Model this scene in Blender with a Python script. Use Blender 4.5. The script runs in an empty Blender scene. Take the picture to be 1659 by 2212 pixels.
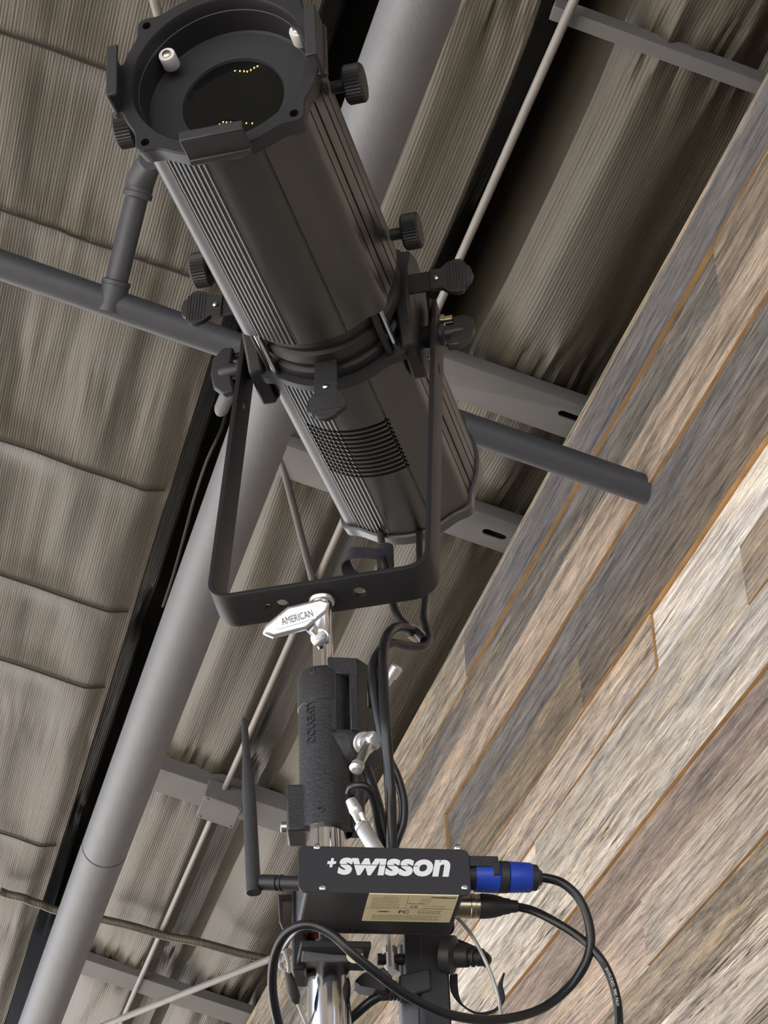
import bpy, bmesh, math, random
from mathutils import Vector as V, Matrix, noise
random.seed(7)
C = bpy.context.scene.collection
W, H, F = 1659.0, 2212.0, 4900.0
CX, CY = W/2, H/2

# ------------------------------------------------------------------ camera
Z0 = V((-266, 7410, -F)).normalized()
D0 = V((-1499, -3294, -F)); D0 = (D0 - Z0*D0.dot(Z0)).normalized()
X0 = D0.cross(Z0)
R = Matrix((X0, D0, Z0))                      # camera axes -> world axes (world Y runs along the plank wall)
cam = bpy.data.cameras.new('camera'); co = bpy.data.objects.new('camera', cam); C.objects.link(co)
cam.sensor_fit = 'HORIZONTAL'; cam.sensor_width = 36; cam.lens = 36*F/W
cam.clip_start = .05; cam.clip_end = 200
co.matrix_world = R.to_4x4()
bpy.context.scene.camera = co

# ------------------------------------------------------------------ world, sun, exposure
sc = bpy.context.scene
sc.view_settings.view_transform = 'Standard'; sc.view_settings.look = 'None'
sc.view_settings.gamma = 1; sc.view_settings.use_curve_mapping = False
sc.view_settings.exposure = 0.0
wd = bpy.data.worlds.new('world'); sc.world = wd; wd.use_nodes = True
nt = wd.node_tree; nt.nodes.clear()
out = nt.nodes.new('ShaderNodeOutputWorld'); bg = nt.nodes.new('ShaderNodeBackground')
tc = nt.nodes.new('ShaderNodeTexCoord'); sp = nt.nodes.new('ShaderNodeSeparateXYZ'); cr = nt.nodes.new('ShaderNodeValToRGB')
nt.links.new(tc.outputs['Generated'], sp.inputs[0]); nt.links.new(sp.outputs['Z'], cr.inputs[0])
cr.color_ramp.elements[0].position = 0.0; cr.color_ramp.elements[0].color = (.84, .91, 1.0, 1)
cr.color_ramp.elements[1].position = .6; cr.color_ramp.elements[1].color = (.50, .66, 1.0, 1)
nt.links.new(cr.outputs[0], bg.inputs[0]); bg.inputs[1].default_value = 3.3
nt.links.new(bg.outputs[0], out.inputs[0])
sun = bpy.data.lights.new('sun', 'SUN'); sun.energy = 21; sun.color = (1.0, .91, .78); sun.angle = .02
so = bpy.data.objects.new('sun', sun); C.objects.link(so)
so.rotation_euler = V((.62, .28, -.95)).to_track_quat('-Z', 'Y').to_euler()

# ------------------------------------------------------------------ helpers
def ray(x, y): return R @ V(((x-CX)/F, -(y-CY)/F, -1.0))
def P(x, y, d): return ray(x, y)*d            # point at depth d
def atz(x, y, z): r = ray(x, y); return r*(z/r.z)
WX = 1.5794; SL = .2708
def roofz(x, z0=3.1): return z0 + (WX-x)*SL
def onroof(x, y, z0=3.1): r = ray(x, y); return r*((z0+WX*SL)/(r.z+SL*r.x))

def node(nt, t, **kw):
    n = nt.nodes.new(t)
    for k, v in kw.items():
        if k in n.inputs.keys(): n.inputs[k].default_value = v
        else: setattr(n, k, v)
    return n
def mat(name, col, rough=.5, metal=0, bump=0, bscale=300, var=0, coat=0, emit=None, spec=.5):
    m = bpy.data.materials.new(name); m.use_nodes = True; t = m.node_tree; b = t.nodes['Principled BSDF']
    b.inputs['Base Color'].default_value = (*col, 1); b.inputs['Roughness'].default_value = rough
    b.inputs['Metallic'].default_value = metal; b.inputs['Coat Weight'].default_value = coat
    b.inputs['Specular IOR Level'].default_value = spec
    if emit:
        b.inputs['Emission Color'].default_value = (*emit[0], 1); b.inputs['Emission Strength'].default_value = emit[1]
    tcn = node(t, 'ShaderNodeTexCoord')
    if bump:
        nz = node(t, 'ShaderNodeTexNoise', Scale=bscale, Detail=3.0); bp = node(t, 'ShaderNodeBump', Strength=bump, Distance=.001)
        t.links.new(tcn.outputs['Object'], nz.inputs['Vector']); t.links.new(nz.outputs['Fac'], bp.inputs['Height'])
        t.links.new(bp.outputs[0], b.inputs['Normal'])
    if var:
        nz = node(t, 'ShaderNodeTexNoise', Scale=14.0, Detail=6.0); mx = node(t, 'ShaderNodeMixRGB')
        mx.inputs[1].default_value = (*[c*(1-var) for c in col], 1); mx.inputs[2].default_value = (*[min(1, c*(1+var)) for c in col], 1)
        t.links.new(tcn.outputs['Object'], nz.inputs['Vector']); t.links.new(nz.outputs['Fac'], mx.inputs[0])
        t.links.new(mx.outputs[0], b.inputs['Base Color'])
    return m
M = dict(
    black=mat('black powder coat', (.024, .0215, .018), .30, bump=.2, bscale=900, var=.15, spec=1.0),
    blackmatte=mat('matte black metal', (.016, .016, .018), .5, bump=.2, bscale=700),
    cast=mat('scuffed black cast metal', (.030, .029, .032), .40, bump=.5, bscale=350, var=.5),
    knob=mat('ribbed black plastic', (.022, .022, .023), .5),
    plastic=mat('dark grey plastic', (.030, .030, .033), .45, bump=.2, bscale=900),
    pipe=mat('grey painted steel', (.155, .163, .185), .5, bump=.35, bscale=260, var=.12),
    beam=mat('grey painted purlin', (.115, .117, .122), .6, bump=.2, bscale=200, var=.15),
    rod=mat('pale grey painted rod', (.24, .24, .235), .45, var=.15),
    chrome=mat('chrome', (.75, .75, .77), .12, 1.0),
    zinc=mat('bright zinc', (.78, .78, .76), .3, 1.0, bump=.2, bscale=200),
    alu=mat('satin cast aluminium', (.72, .72, .71), .38, .75, bump=.2, bscale=700),
    brass=mat('yellowed zinc', (.58, .52, .36), .3, 1.0),
    white=mat('white nylon', (.82, .82, .84), .45),
    rubber=mat('black cable rubber', (.012, .012, .014), .3, bump=.1, bscale=200),
    cloth=mat('black hook and loop fabric', (.03, .03, .04), .95, bump=1, bscale=1500),
    blue=mat('blue plastic', (.015, .055, .42), .38),
    label=mat('cream printed foil label', (.86, .78, .50), .4),
    ink=mat('dark label ink', (.05, .045, .04), .6),
    paint=mat('white lettering', (.85, .86, .88), .5),
    face=mat('satin anodised black', (.021, .020, .025), .45),
    lens=mat('coated dark lens glass', (.002, .003, .003), .01, spec=.35),
    inside=mat('satin black interior', (.022, .022, .026), .55, bump=.1),
    bulb=mat('warm glowing bulb', (1, .8, .4), .5, emit=((1.0, .62, .2), 60)),
    string=mat('thin black wire', (.02, .018, .015), .7),
    cable=mat('grey steel cable', (.45, .45, .44), .45, .6),
    ground=mat('pale dusty concrete', (.53, .47, .39), .9, var=.2),
    slab=mat('dark brown slab', (.13, .105, .08), .6, var=.2),
    slot_shade=mat('painted slot shade', (.004, .004, .004), .9),  # near-black colour paints the shade inside the vent slots
    screw=mat('zinc screw head', (.5, .51, .54), .25, 1.0),
    tan=mat('brown inner sheath', (.25, .19, .13), .7),
    red=mat('dull red plastic', (.25, .02, .03), .5),
)

class MB:
    def __init__(s): s.v = []; s.f = []; s.m = []
    def add(s, vs, fs, mi=0):
        o = len(s.v); s.v += [V(a) for a in vs]; s.f += [tuple(i+o for i in f) for f in fs]; s.m += [mi]*len(fs); return s
    def box(s, o, ax, ay, az, x, y, z, mi=0):
        """o + ax*x[0..1] + ay*y[0..1] + az*z[0..1]"""
        o = V(o); vs = [o+ax*x[i]+ay*y[j]+az*z[k] for k in (0, 1) for j in (0, 1) for i in (0, 1)]
        return s.add(vs, [(0, 2, 3, 1), (4, 5, 7, 6), (0, 1, 5, 4), (2, 6, 7, 3), (0, 4, 6, 2), (1, 3, 7, 5)], mi)
    def prism(s, poly, d, mi=0):
        """poly: 3-D outline; d: extrusion vector"""
        n = len(poly); poly = [V(a) for a in poly]
        return s.add(poly+[a+d for a in poly], [tuple(range(n))[::-1], tuple(range(n, 2*n))]+[(i, (i+1) % n, (i+1) % n+n, i+n) for i in range(n)], mi)
    def lathe(s, o, ax, prof, seg=40, caps=True, mi=0, e1=None):
        o = V(o); ax = V(ax).normalized(); e1 = e1 or ax.orthogonal().normalized(); e2 = ax.cross(e1); vs = []; fs = []
        for (t, r) in prof:
            for k in range(seg):
                a = 2*math.pi*k/seg; vs.append(o+ax*t+(e1*math.cos(a)+e2*math.sin(a))*r)
        for i in range(len(prof)-1):
            for k in range(seg): fs.append((i*seg+k, i*seg+(k+1) % seg, (i+1)*seg+(k+1) % seg, (i+1)*seg+k))
        if caps: fs += [tuple(range(seg))[::-1], tuple(range((len(prof)-1)*seg, len(prof)*seg))]
        return s.add(vs, fs, mi)
    def tube(s, pts, r, seg=12, smooth=True, caps=True, mi=0):
        pts = [V(p) for p in pts]
        rs = r if isinstance(r, (list, tuple)) else [r]*len(pts)
        if smooth and len(pts) > 2:
            q = []; rr = []
            for i in range(len(pts)-1):
                p0, p1, p2, p3 = pts[max(i-1, 0)], pts[i], pts[i+1], pts[min(i+2, len(pts)-1)]
                for k in range(8):
                    t = k/8; q.append(.5*((2*p1)+(p2-p0)*t+(2*p0-5*p1+4*p2-p3)*t*t+(3*p1-p0-3*p2+p3)*t**3)); rr.append(rs[i]*(1-t)+rs[i+1]*t)
            q.append(pts[-1]); rr.append(rs[-1]); pts, rs = q, rr
        n = len(pts); e = None; vs = []; fs = []
        for i in range(n):
            t = (pts[min(i+1, n-1)]-pts[max(i-1, 0)]).normalized()
            e = t.orthogonal().normalized() if e is None else (e-t*e.dot(t)).normalized()
            g = t.cross(e)
            for k in range(seg):
                a = 2*math.pi*k/seg; vs.append(pts[i]+(e*math.cos(a)+g*math.sin(a))*rs[i])
        for i in range(n-1):
            for k in range(seg): fs.append((i*seg+k, i*seg+(k+1) % seg, (i+1)*seg+(k+1) % seg, (i+1)*seg+k))
        if caps: fs += [tuple(range(seg))[::-1], tuple(range((n-1)*seg, n*seg))]
        return s.add(vs, fs, mi)
    def strip(s, pts, side, w, th):
        """a strap along pts, `side` the width direction at each point"""
        pts = [V(p) for p in pts]; n = len(pts); vs = []; fs = []
        for i, p in enumerate(pts):
            t = (pts[min(i+1, n-1)]-pts[max(i-1, 0)]).normalized(); sd = side[i] if isinstance(side, list) else side
            sd = (sd-t*sd.dot(t)).normalized(); nn = t.cross(sd)
            vs += [p-sd*w/2-nn*th/2, p+sd*w/2-nn*th/2, p+sd*w/2+nn*th/2, p-sd*w/2+nn*th/2]
        for i in range(n-1):
            for k in range(4): fs.append((4*i+k, 4*i+(k+1) % 4, 4*i+4+(k+1) % 4, 4*i+4+k))
        fs += [(3, 2, 1, 0), (4*n-4, 4*n-3, 4*n-2, 4*n-1)]
        return s.add(vs, fs)
    def build(s, name, m, parent=None, bevel=0, angle=32, origin=None):
        me = bpy.data.meshes.new(name)
        if parent is not None: base = parent['_w'] if '_w' in parent else (0, 0, 0); base = V(base)
        elif origin is not None: base = V(origin)
        else:
            base = sum(s.v, V())/len(s.v)
        me.from_pydata([v-base for v in s.v], [], s.f)
        for mm in (m if isinstance(m, list) else [m]): me.materials.append(mm)
        if isinstance(m, list): me.polygons.foreach_set('material_index', s.m)
        me.update()
        b = bmesh.new(); b.from_mesh(me); bmesh.ops.recalc_face_normals(b, faces=b.faces); b.to_mesh(me); b.free()
        me.polygons.foreach_set('use_smooth', [True]*len(me.polygons)); me.set_sharp_from_angle(angle=math.radians(angle))
        o = bpy.data.objects.new(name, me); C.objects.link(o)
        if parent is not None: o.parent = parent; o['_w'] = list(base)
        else: o.location = base; o['_w'] = list(base)
        if bevel:
            bv = o.modifiers.new('bevel', 'BEVEL'); bv.width = bevel; bv.segments = 2; bv.limit_method = 'ANGLE'; bv.angle_limit = math.radians(40)
            bv.harden_normals = False
        return o
def smooth(pts, m=6):
    pts = [V(p) for p in pts]; q = []
    for i in range(len(pts)-1):
        p0, p1, p2, p3 = pts[max(i-1, 0)], pts[i], pts[i+1], pts[min(i+2, len(pts)-1)]
        for k in range(m):
            t = k/m; q.append(.5*((2*p1)+(p2-p0)*t+(2*p0-5*p1+4*p2-p3)*t*t+(3*p1-p0-3*p2+p3)*t**3))
    return q+[pts[-1]]
def tag(o, label=None, cat=None, group=None, kind=None):
    for k, v in (('label', label), ('category', cat), ('group', group), ('kind', kind)):
        if v: o[k] = v
    return o
def thing(name, loc, label, cat, group=None):
    o = bpy.data.objects.new(name, None); C.objects.link(o); o.location = V(loc); o['_w'] = list(loc); o.empty_display_size = .03
    return tag(o, label, cat, group)
def text(s, name, size, m, origin, ax, ay, parent, width=None, shear=0, bold=0, depth=.0003, ext=0):
    cu = bpy.data.curves.new(name, 'FONT'); cu.body = s; cu.size = 1; cu.shear = shear; cu.offset = bold; cu.extrude = 1 if ext else 0
    cu.align_x = 'CENTER'; cu.align_y = 'CENTER'; cu.resolution_u = 4
    tmp = bpy.data.objects.new('t', cu); C.objects.link(tmp)
    dg = bpy.context.evaluated_depsgraph_get(); me = bpy.data.meshes.new_from_object(tmp.evaluated_get(dg))
    bpy.data.objects.remove(tmp); bpy.data.curves.remove(cu)
    xs = [v.co.x for v in me.vertices]; ys = [v.co.y for v in me.vertices]
    w = max(xs)-min(xs); h = max(ys)-min(ys); mx = (max(xs)+min(xs))/2; my = (max(ys)+min(ys))/2
    sx = (width/w) if width else size/h; sy = size/h
    ax = V(ax).normalized(); ay = V(ay).normalized(); az = ax.cross(ay)
    b = V(parent['_w']) if parent else V()
    for v in me.vertices: v.co = V(origin)+ax*(v.co.x-mx)*sx+ay*(v.co.y-my)*sy+az*(depth+(ext if v.co.z > 0 else 0))-b
    me.materials.clear(); me.materials.append(m)
    o = bpy.data.objects.new(name, me); C.objects.link(o)
    if parent: o.parent = parent; o['_w'] = list(b)
    return o
def cut(o, cutters):
    for mb in cutters:
        c = mb.build('cutter', M['black'], origin=V())
        md = o.modifiers.new('b', 'BOOLEAN'); md.operation = 'DIFFERENCE'; md.object = c; md.solver = 'EXACT'
        pw = V(o['_w']); c.location = -pw+ (o.location if not o.parent else o.parent.location*0)
        if o.parent: c.location = V()
        bpy.context.view_layer.update()
        dg = bpy.context.evaluated_depsgraph_get(); me = bpy.data.meshes.new_from_object(o.evaluated_get(dg))
        o.modifiers.clear(); old = o.data; o.data = me; bpy.data.meshes.remove(old)
        bpy.data.objects.remove(c)
    o.data.set_sharp_from_angle(angle=math.radians(32))
up = V((0, 0, 1))

# ------------------------------------------------------------------ insulation ceiling
def insulation_mat():
    m = bpy.data.materials.new('grey foil faced insulation'); m.use_nodes = True; t = m.node_tree; b = t.nodes['Principled BSDF']
    tcn = node(t, 'ShaderNodeTexCoord')
    mp = node(t, 'ShaderNodeMapping'); mp.inputs['Scale'].default_value = (1, .012, .1); t.links.new(tcn.outputs['Object'], mp.inputs[0])
    n1 = node(t, 'ShaderNodeTexNoise', Scale=95.0, Detail=3.0); t.links.new(mp.outputs[0], n1.inputs['Vector'])
    mp2 = node(t, 'ShaderNodeMapping'); mp2.inputs['Scale'].default_value = (1, .03, .1); t.links.new(tcn.outputs['Object'], mp2.inputs[0])
    n2 = node(t, 'ShaderNodeTexNoise', Scale=190.0, Detail=2.0); t.links.new(mp2.outputs[0], n2.inputs['Vector'])
    wv = node(t, 'ShaderNodeTexWave', Scale=46.0, Distortion=1.6, Detail=2.0); wv.inputs['Detail Scale'].default_value = .6; t.links.new(mp2.outputs[0], wv.inputs['Vector'])
    hw = node(t, 'ShaderNodeMath', operation='MULTIPLY_ADD'); hw.inputs[1].default_value = .45; t.links.new(wv.outputs['Fac'], hw.inputs[0]); t.links.new(n1.outputs['Fac'], hw.inputs[2])
    ad = node(t, 'ShaderNodeMath', operation='ADD'); t.links.new(hw.outputs[0], ad.inputs[0]); t.links.new(n2.outputs['Fac'], ad.inputs[1])
    bp = node(t, 'ShaderNodeBump', Strength=.55, Distance=.0016); t.links.new(ad.outputs[0], bp.inputs['Height']); t.links.new(bp.outputs[0], b.inputs['Normal'])
    n3 = node(t, 'ShaderNodeTexNoise', Scale=2.2, Detail=5.0); t.links.new(mp.outputs[0], n3.inputs['Vector'])
    mul = node(t, 'ShaderNodeMath', operation='MULTIPLY'); t.links.new(n2.outputs['Fac'], mul.inputs[0]); t.links.new(n3.outputs['Fac'], mul.inputs[1])
    rp = node(t, 'ShaderNodeValToRGB'); rp.color_ramp.elements[0].position = .12; rp.color_ramp.elements[0].color = (.054, .050, .039, 1)
    rp.color_ramp.elements[1].position = .42; rp.color_ramp.elements[1].color = (.078, .072, .057, 1)
    t.links.new(mul.outputs[0], rp.inputs[0]); t.links.new(rp.outputs[0], b.inputs['Base Color'])
    b.inputs['Roughness'].default_value = .43; b.inputs['Specular IOR Level'].default_value = .5
    return m
M['foil'] = insulation_mat()
STR = [onroof(0, q).y for q in (68, 455, 950, 1240, 1422, 1797)]
BEAMS = [2.91, 3.97, 4.52, 6.32, 7.86]
def sst(a, b, x): t = min(1, max(0, (x-a)/(b-a))); return t*t*(3-2*t)
def sheet(x, y):
    """height of the sagging insulation above the nominal roof plane"""
    x /= 1.029; h = 0.0
    h += .52*sst(.750, .795, x)*(1-sst(.90, .935, x))                  # deep gap beside the big tube
    h += (.32-.25*sst(3.9, 4.6, y))*sst(1.12, 1.21, x)*(1-sst(1.275, 1.292, x))               # gap above the thin rod
    h += .05*sst(1.42, 1.6, x)+(.035*(1-sst(1.285, 1.37, x)) if x > 1.2 else 0)+(.03*sst(.67, .755, x) if x < .85 else .025*(1-sst(.92, 1.0, x)))
    n = .022*abs(noise.noise(V((x*4.2+y*.25, y*.42+x*1.2, 12))))*(1 if x < 1.3 else .5)+noise.noise(V((x*5+3, y*.7, 0)))*.020 + noise.noise(V((x*11, y*1.1, 4)))*.010 + noise.noise(V((x*24, y*2.0, 8)))*.003
    if x < .8:
        for q in STR: n *= 1-.85*math.exp(-((y-q)/.07)**2)
    h += n
    for b in BEAMS:
        d = abs(y-b); amp = math.exp(-(d/.16)**2)
        k = 1.0 if x > .85 else .25
        h += k*amp*(.02+.016*noise.noise(V((x*34, y*3.0, b*7)))+.01*noise.noise(V((x*70, y*6.0, b*3))))
    return h
mb = MB()
def grid(xs, ys, fz):
    nx, ny = len(xs), len(ys)
    mb.add([(x, y, fz(x, y)) for y in ys for x in xs], [(j*nx+i, j*nx+i+1, (j+1)*nx+i+1, (j+1)*nx+i) for j in range(ny-1) for i in range(nx-1)])
fr = lambda a, b, n: [a+(b-a)*i/n for i in range(n+1)]
grid(fr(0.0, 1.72, 215), fr(1.6, 9.0, 300), lambda x, y: roofz(x)+sheet(x, y))
E0 = lambda x, y: roofz(x)+.03
mb.add([(0, -14, roofz(0)), (1.72, -14, roofz(1.72)), (1.72, 1.6, roofz(1.72)), (0, 1.6, roofz(0)),  # unseen roof behind the camera, extended to darken what glossy faces reflect
        (-2.6, -14, roofz(-2.6)), (0, -14, roofz(0)), (0, 14, roofz(0)), (-2.6, 14, roofz(-2.6)),
        (0, 9, roofz(0)), (1.72, 9, roofz(1.72)), (1.72, 14, roofz(1.72)), (0, 14, roofz(0)),
        (-6.0, -14, roofz(-2.6)-.92), (-2.6, -14, roofz(-2.6)), (-2.6, 14, roofz(-2.6)), (-6.0, 14, roofz(-2.6)-.92)],
       [(0, 1, 2, 3), (4, 5, 6, 7), (8, 9, 10, 11), (12, 13, 14, 15)])
# outer metal skin above the insulation, so the roof is closed and casts its shade
zt = .62
mb.add([(1.9, -14, roofz(1.9)+zt), (1.9, 14, roofz(1.9)+zt), (-2.6, 14, roofz(-2.6)+zt), (-2.6, -14, roofz(-2.6)+zt), (-6.2, 14, roofz(-2.6)-.97+zt), (-6.2, -14, roofz(-2.6)-.97+zt)],
       [(0, 1, 2, 3), (3, 2, 4, 5)])
tag(mb.build('ceiling', M['foil'], origin=V((0, 0, 0))), 'grey foil-faced insulation sagging under the sloping roof', kind='structure')

# floor
mb = MB(); mb.box((0, 0, 0), V((1, 0, 0)), V((0, 1, 0)), up, (-45, 30), (-40, 45), (-1.85, -1.65))
tag(mb.build('ground', M['ground'], origin=V((0, 0, -1.65))), kind='structure')
mb = MB(); mb.box((0, 0, 0), V((1, 0, 0)), V((0, 1, 0)), up, (-3.6, 1.7), (-14, 14), (-1.65, -1.6))  # unseen slab added over the ground, kept dark to cut bounce light
tag(mb.build('floor', M['slab'], origin=V((0, 0, -1.6))), kind='structure')

# ------------------------------------------------------------------ reclaimed plank wall
def wood_mat():
    m = bpy.data.materials.new('weathered reclaimed planks'); m.use_nodes = True; t = m.node_tree; b = t.nodes['Principled BSDF']; L = t.links.new
    tcn = node(t, 'ShaderNodeTexCoord'); a1 = node(t, 'ShaderNodeAttribute', attribute_name='tint'); a2 = node(t, 'ShaderNodeAttribute', attribute_name='wear')
    sp = node(t, 'ShaderNodeSeparateColor'); L(a2.outputs['Color'], sp.inputs[0])
    sc_ = node(t, 'ShaderNodeVectorMath', operation='SCALE'); sc_.inputs['Scale'].default_value = 37.0; L(a2.outputs['Color'], sc_.inputs[0])
    # offset each plank's pattern by its own number (blue channel)
    cmb = node(t, 'ShaderNodeCombineXYZ'); mm = node(t, 'ShaderNodeMath', operation='MULTIPLY'); mm.inputs[1].default_value = 53.0
    L(sp.outputs[2], mm.inputs[0]); L(mm.outputs[0], cmb.inputs[0]); L(mm.outputs[0], cmb.inputs[1])
    ad = node(t, 'ShaderNodeVectorMath', operation='ADD'); L(tcn.outputs['Object'], ad.inputs[0]); L(cmb.outputs[0], ad.inputs[1])
    def nz(sy, sz, scale, det=6.0, rough=.6, dist=0.0):
        mp = node(t, 'ShaderNodeMapping'); mp.inputs['Scale'].default_value = (1, sy, sz); L(ad.outputs[0], mp.inputs[0])
        n = node(t, 'ShaderNodeTexNoise', Scale=scale, Detail=det, Roughness=rough, Distortion=dist); L(mp.outputs[0], n.inputs['Vector']); return n.outputs['Fac']
    def ramp(src, p0, p1, c0=(0, 0, 0), c1=(1, 1, 1)):
        r = node(t, 'ShaderNodeValToRGB'); r.color_ramp.elements[0].position = p0; r.color_ramp.elements[0].color = (*c0, 1)
        r.color_ramp.elements[1].position = p1; r.color_ramp.elements[1].color = (*c1, 1); L(src, r.inputs[0]); return r.outputs[0]
    def mix(f, c1, c2, bt='MIX'):
        x = node(t, 'ShaderNodeMixRGB', blend_type=bt)
        for i, c in ((0, f), (1, c1), (2, c2)):
            if hasattr(c, 'links'): L(c, x.inputs[i])
            elif isinstance(c, (int, float)): x.inputs[i].default_value = c
            else: x.inputs[i].default_value = (*c, 1)
        return x.outputs[0]
    def mul(a, b_):
        x = node(t, 'ShaderNodeMath', operation='MULTIPLY'); L(a, x.inputs[0])
        if hasattr(b_, 'links'): L(b_, x.inputs[1])
        else: x.inputs[1].default_value = b_
        return x.outputs[0]
    big = nz(.3, 5, 2.5, 5)             # broad streaks
    mid = nz(.35, 7, 9, 9, .75, .3)        # streaky blotches
    fine = nz(.4, 13, 26, 8, .8)        # grain
    speck = nz(.7, 2.2, 46, 6, .75)
    patch = nz(.4, 3.4, 4.5, 9, .75, .5)
    base = mix(ramp(mid, .36, .66), (.46, .46, .48), (1.6, 1.56, 1.50))
    col = mix(1.0, a1.outputs['Color'], base, 'MULTIPLY')
    col = mix(ramp(big, .35, .7), col, mix(1.0, col, (1.30, 1.22, 1.10), 'MULTIPLY'))
    # bare tan wood where the grey surface has flaked
    tan = mul(ramp(patch, .535, .60), sp.outputs[0])
    col = mix(tan, col, (.55, .43, .30))
    tan2 = mul(ramp(speck, .60, .68), sp.outputs[0])
    col = mix(tan2, col, (.60, .49, .36))
    # dark mildew
    drk = mul(ramp(nz(.45, 4, 7, 9, .8, .3), .485, .60), sp.outputs[1])
    col = mix(drk, col, mix(1.0, col, (.30, .31, .33), 'MULTIPLY'))
    col = mix(.75, col, mix(ramp(fine, .38, .56), (.34, .32, .31), (1.2, 1.19, 1.17)), 'MULTIPLY')
    # long drying cracks
    def lines(sy, sz, scale, w, gate):
        a = node(t, 'ShaderNodeMath', operation='SUBTRACT'); a.inputs[1].default_value = .5; L(nz(sy, sz, scale, 5, .62, .4), a.inputs[0])
        a2_ = node(t, 'ShaderNodeMath', operation='ABSOLUTE'); L(a.outputs[0], a2_.inputs[0])
        return mul(ramp(a2_.outputs[0], w*.35, w, (1, 1, 1), (0, 0, 0)), gate)
    col = mix(lines(.10, 8, 4.2, .010, ramp(big, .50, .56)), col, (.04, .032, .026))
    col = mix(lines(.25, 10, 11, .016, ramp(mid, .52, .6)), col, (.10, .085, .07))
    L(col, b.inputs['Base Color']); b.inputs['Roughness'].default_value = .82; b.inputs['Specular IOR Level'].default_value = .15
    h = node(t, 'ShaderNodeMath', operation='ADD'); L(fine, h.inputs[0]); L(mid, h.inputs[1])
    bp = node(t, 'ShaderNodeBump', Strength=.6, Distance=.004); L(h.outputs[0], bp.inputs['Height']); L(bp.outputs[0], b.inputs['Normal'])
    return m
M['wood'] = wood_mat(); M['sawn'] = mat('sawn orange plank edge', (.48, .29, .12), .8, bump=.5, bscale=80, var=.5)
g1, g2, g3 = (.30, .29, .27), (.15, .155, .17), (.52, .51, .50)
rows = [(3.068, 3.036, [(-9, 20, (.30, .29, .26), .6, .3, .004)]),
        (3.036, 2.904, [(-9, 4.95, (.155, .16, .18), .05, .1, .012), (4.95, 20, g1, .9, .5, .006)]),
        (2.904, 2.77, [(-9, 3.175, (.26, .23, .20), .3, .6, .010), (3.175, 20, (.17, .172, .175), .3, .5, .002)]),
        (2.77, 2.63, [(-9, 5.6, (.42, .37, .33), .6, .5, .010), (5.6, 20, g1, .6, .3, .004)]),
        (2.63, 2.505, [(-9, 5.2, (.17, .175, .19), .12, .3, .004), (5.2, 20, g1, .5, .4, .012)]),
        (2.505, 2.36, [(-9, 4.11, (.17, .16, .155), .1, .35, .014), (4.11, 20, (.21, .19, .16), .4, .4, .010)]),
        (2.36, 2.232, [(-9, 3.697, (.66, .67, .69), .05, .35, .002), (3.697, 20, (.46, .43, .41), .3, .7, .008)]),
        (2.232, 2.105, [(-9, 3.235, (.33, .29, .25), .4, .5, .013), (3.235, 4.515, (.42, .41, .39), .35, .3, .006), (4.515, 20, (.68, .67, .66), .2, .1, .003)]),
        (2.105, 1.964, [(-9, 20, (.50, .49, .48), .4, .6, .010)]),
        (1.964, 1.822, [(-9, 20, (.29, .25, .235), .25, .5, .002)]),
        (1.822, 1.68, [(-9, 3.9, (.42, .39, .36), .35, .35, .009), (3.9, 20, (.46, .40, .37), .5, .3, .004)]),
        (1.68, 1.546, [(-9, 20, (.30, .27, .23), .5, .8, .004)]),
        (1.546, 1.40, [(-9, 20, (.50, .47, .45), .35, .4, .012)])]
z = 1.40
while z > -1.6:
    z2 = max(-1.6, z-random.uniform(.12, .145)); y = random.uniform(2, 5); c_ = random.choice([g1, g2, g3, (.36, .3, .26)])
    rows.append((z, z2, [(-9, y, c_, random.random()*.6, random.random()*.6, random.uniform(0, .012)), (y, 20, random.choice([g1, g3, g2]), .4, .4, random.uniform(0, .012))])); z = z2
mb = MB(); tint = []; wear = []
for (zt_, zb_, pl) in rows:
    for (y0, y1, c_, tn, dk, off) in pl:
        segs = []; y = max(y0, -3.0); ye = min(y1, 14.0)
        n = max(1, int((ye-y)/.12)); ys = [y+(ye-y)*i/n for i in range(n+1)]
        k = random.random(); xf = WX-off; vs = []; o = len(mb.f)
        g = .0012 if y0 > 0 else 0
        for i, yy in enumerate(ys):
            if i == 0: yy += g
            w1 = noise.noise(V((yy*3, zt_*9, 1)))*.0035; w2 = noise.noise(V((yy*3, zb_*9, 1)))*.0035; w3 = noise.noise(V((yy*1.3, zb_*5, 7)))*.002
            vs += [(xf+w3, yy, zt_+w1-.001), (xf+w3, yy, zb_+w2+.001), (WX+.03, yy, zb_+w2+.001), (WX+.03, yy, zt_+w1-.001)]
        fs = []; mi = []
        for i in range(n):
            for q in range(4): fs.append((4*i+q, 4*i+(q+1) % 4, 4*i+4+(q+1) % 4, 4*i+4+q)); mi.append(0 if q == 0 else 1)
        fs += [(3, 2, 1, 0), (4*n, 4*n+1, 4*n+2, 4*n+3)]; mi += [1, 1]
        base = len(mb.v); mb.v += [V(a) for a in vs]; mb.f += [tuple(i_+base for i_ in f) for f in fs]; mb.m += mi
        tint += [(*c_, 1)]*len(vs); wear += [(tn, dk, k, 1)]*len(vs)
mb.box((0, 0, 0), V((1, 0, 0)), V((0, 1, 0)), up, (1.72, 1.78), (-3, 14), (-1.6, 3.75), 1); tint += [(.1, .1, .1, 1)]*8; wear += [(0, 0, 0, 1)]*8  # unseen backing panel added to stop light leaking in above the planks
wob = mb.build('wall_right', [M['wood'], M['sawn']], origin=V((0, 0, 0)), angle=20)
for nm, dat in (('tint', tint), ('wear', wear)):
    at = wob.data.attributes.new(nm, 'FLOAT_COLOR', 'POINT'); at.data.foreach_set('color', [c for q in dat for c in q])
tag(wob, 'weathered reclaimed wooden plank wall', kind='structure')

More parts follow.
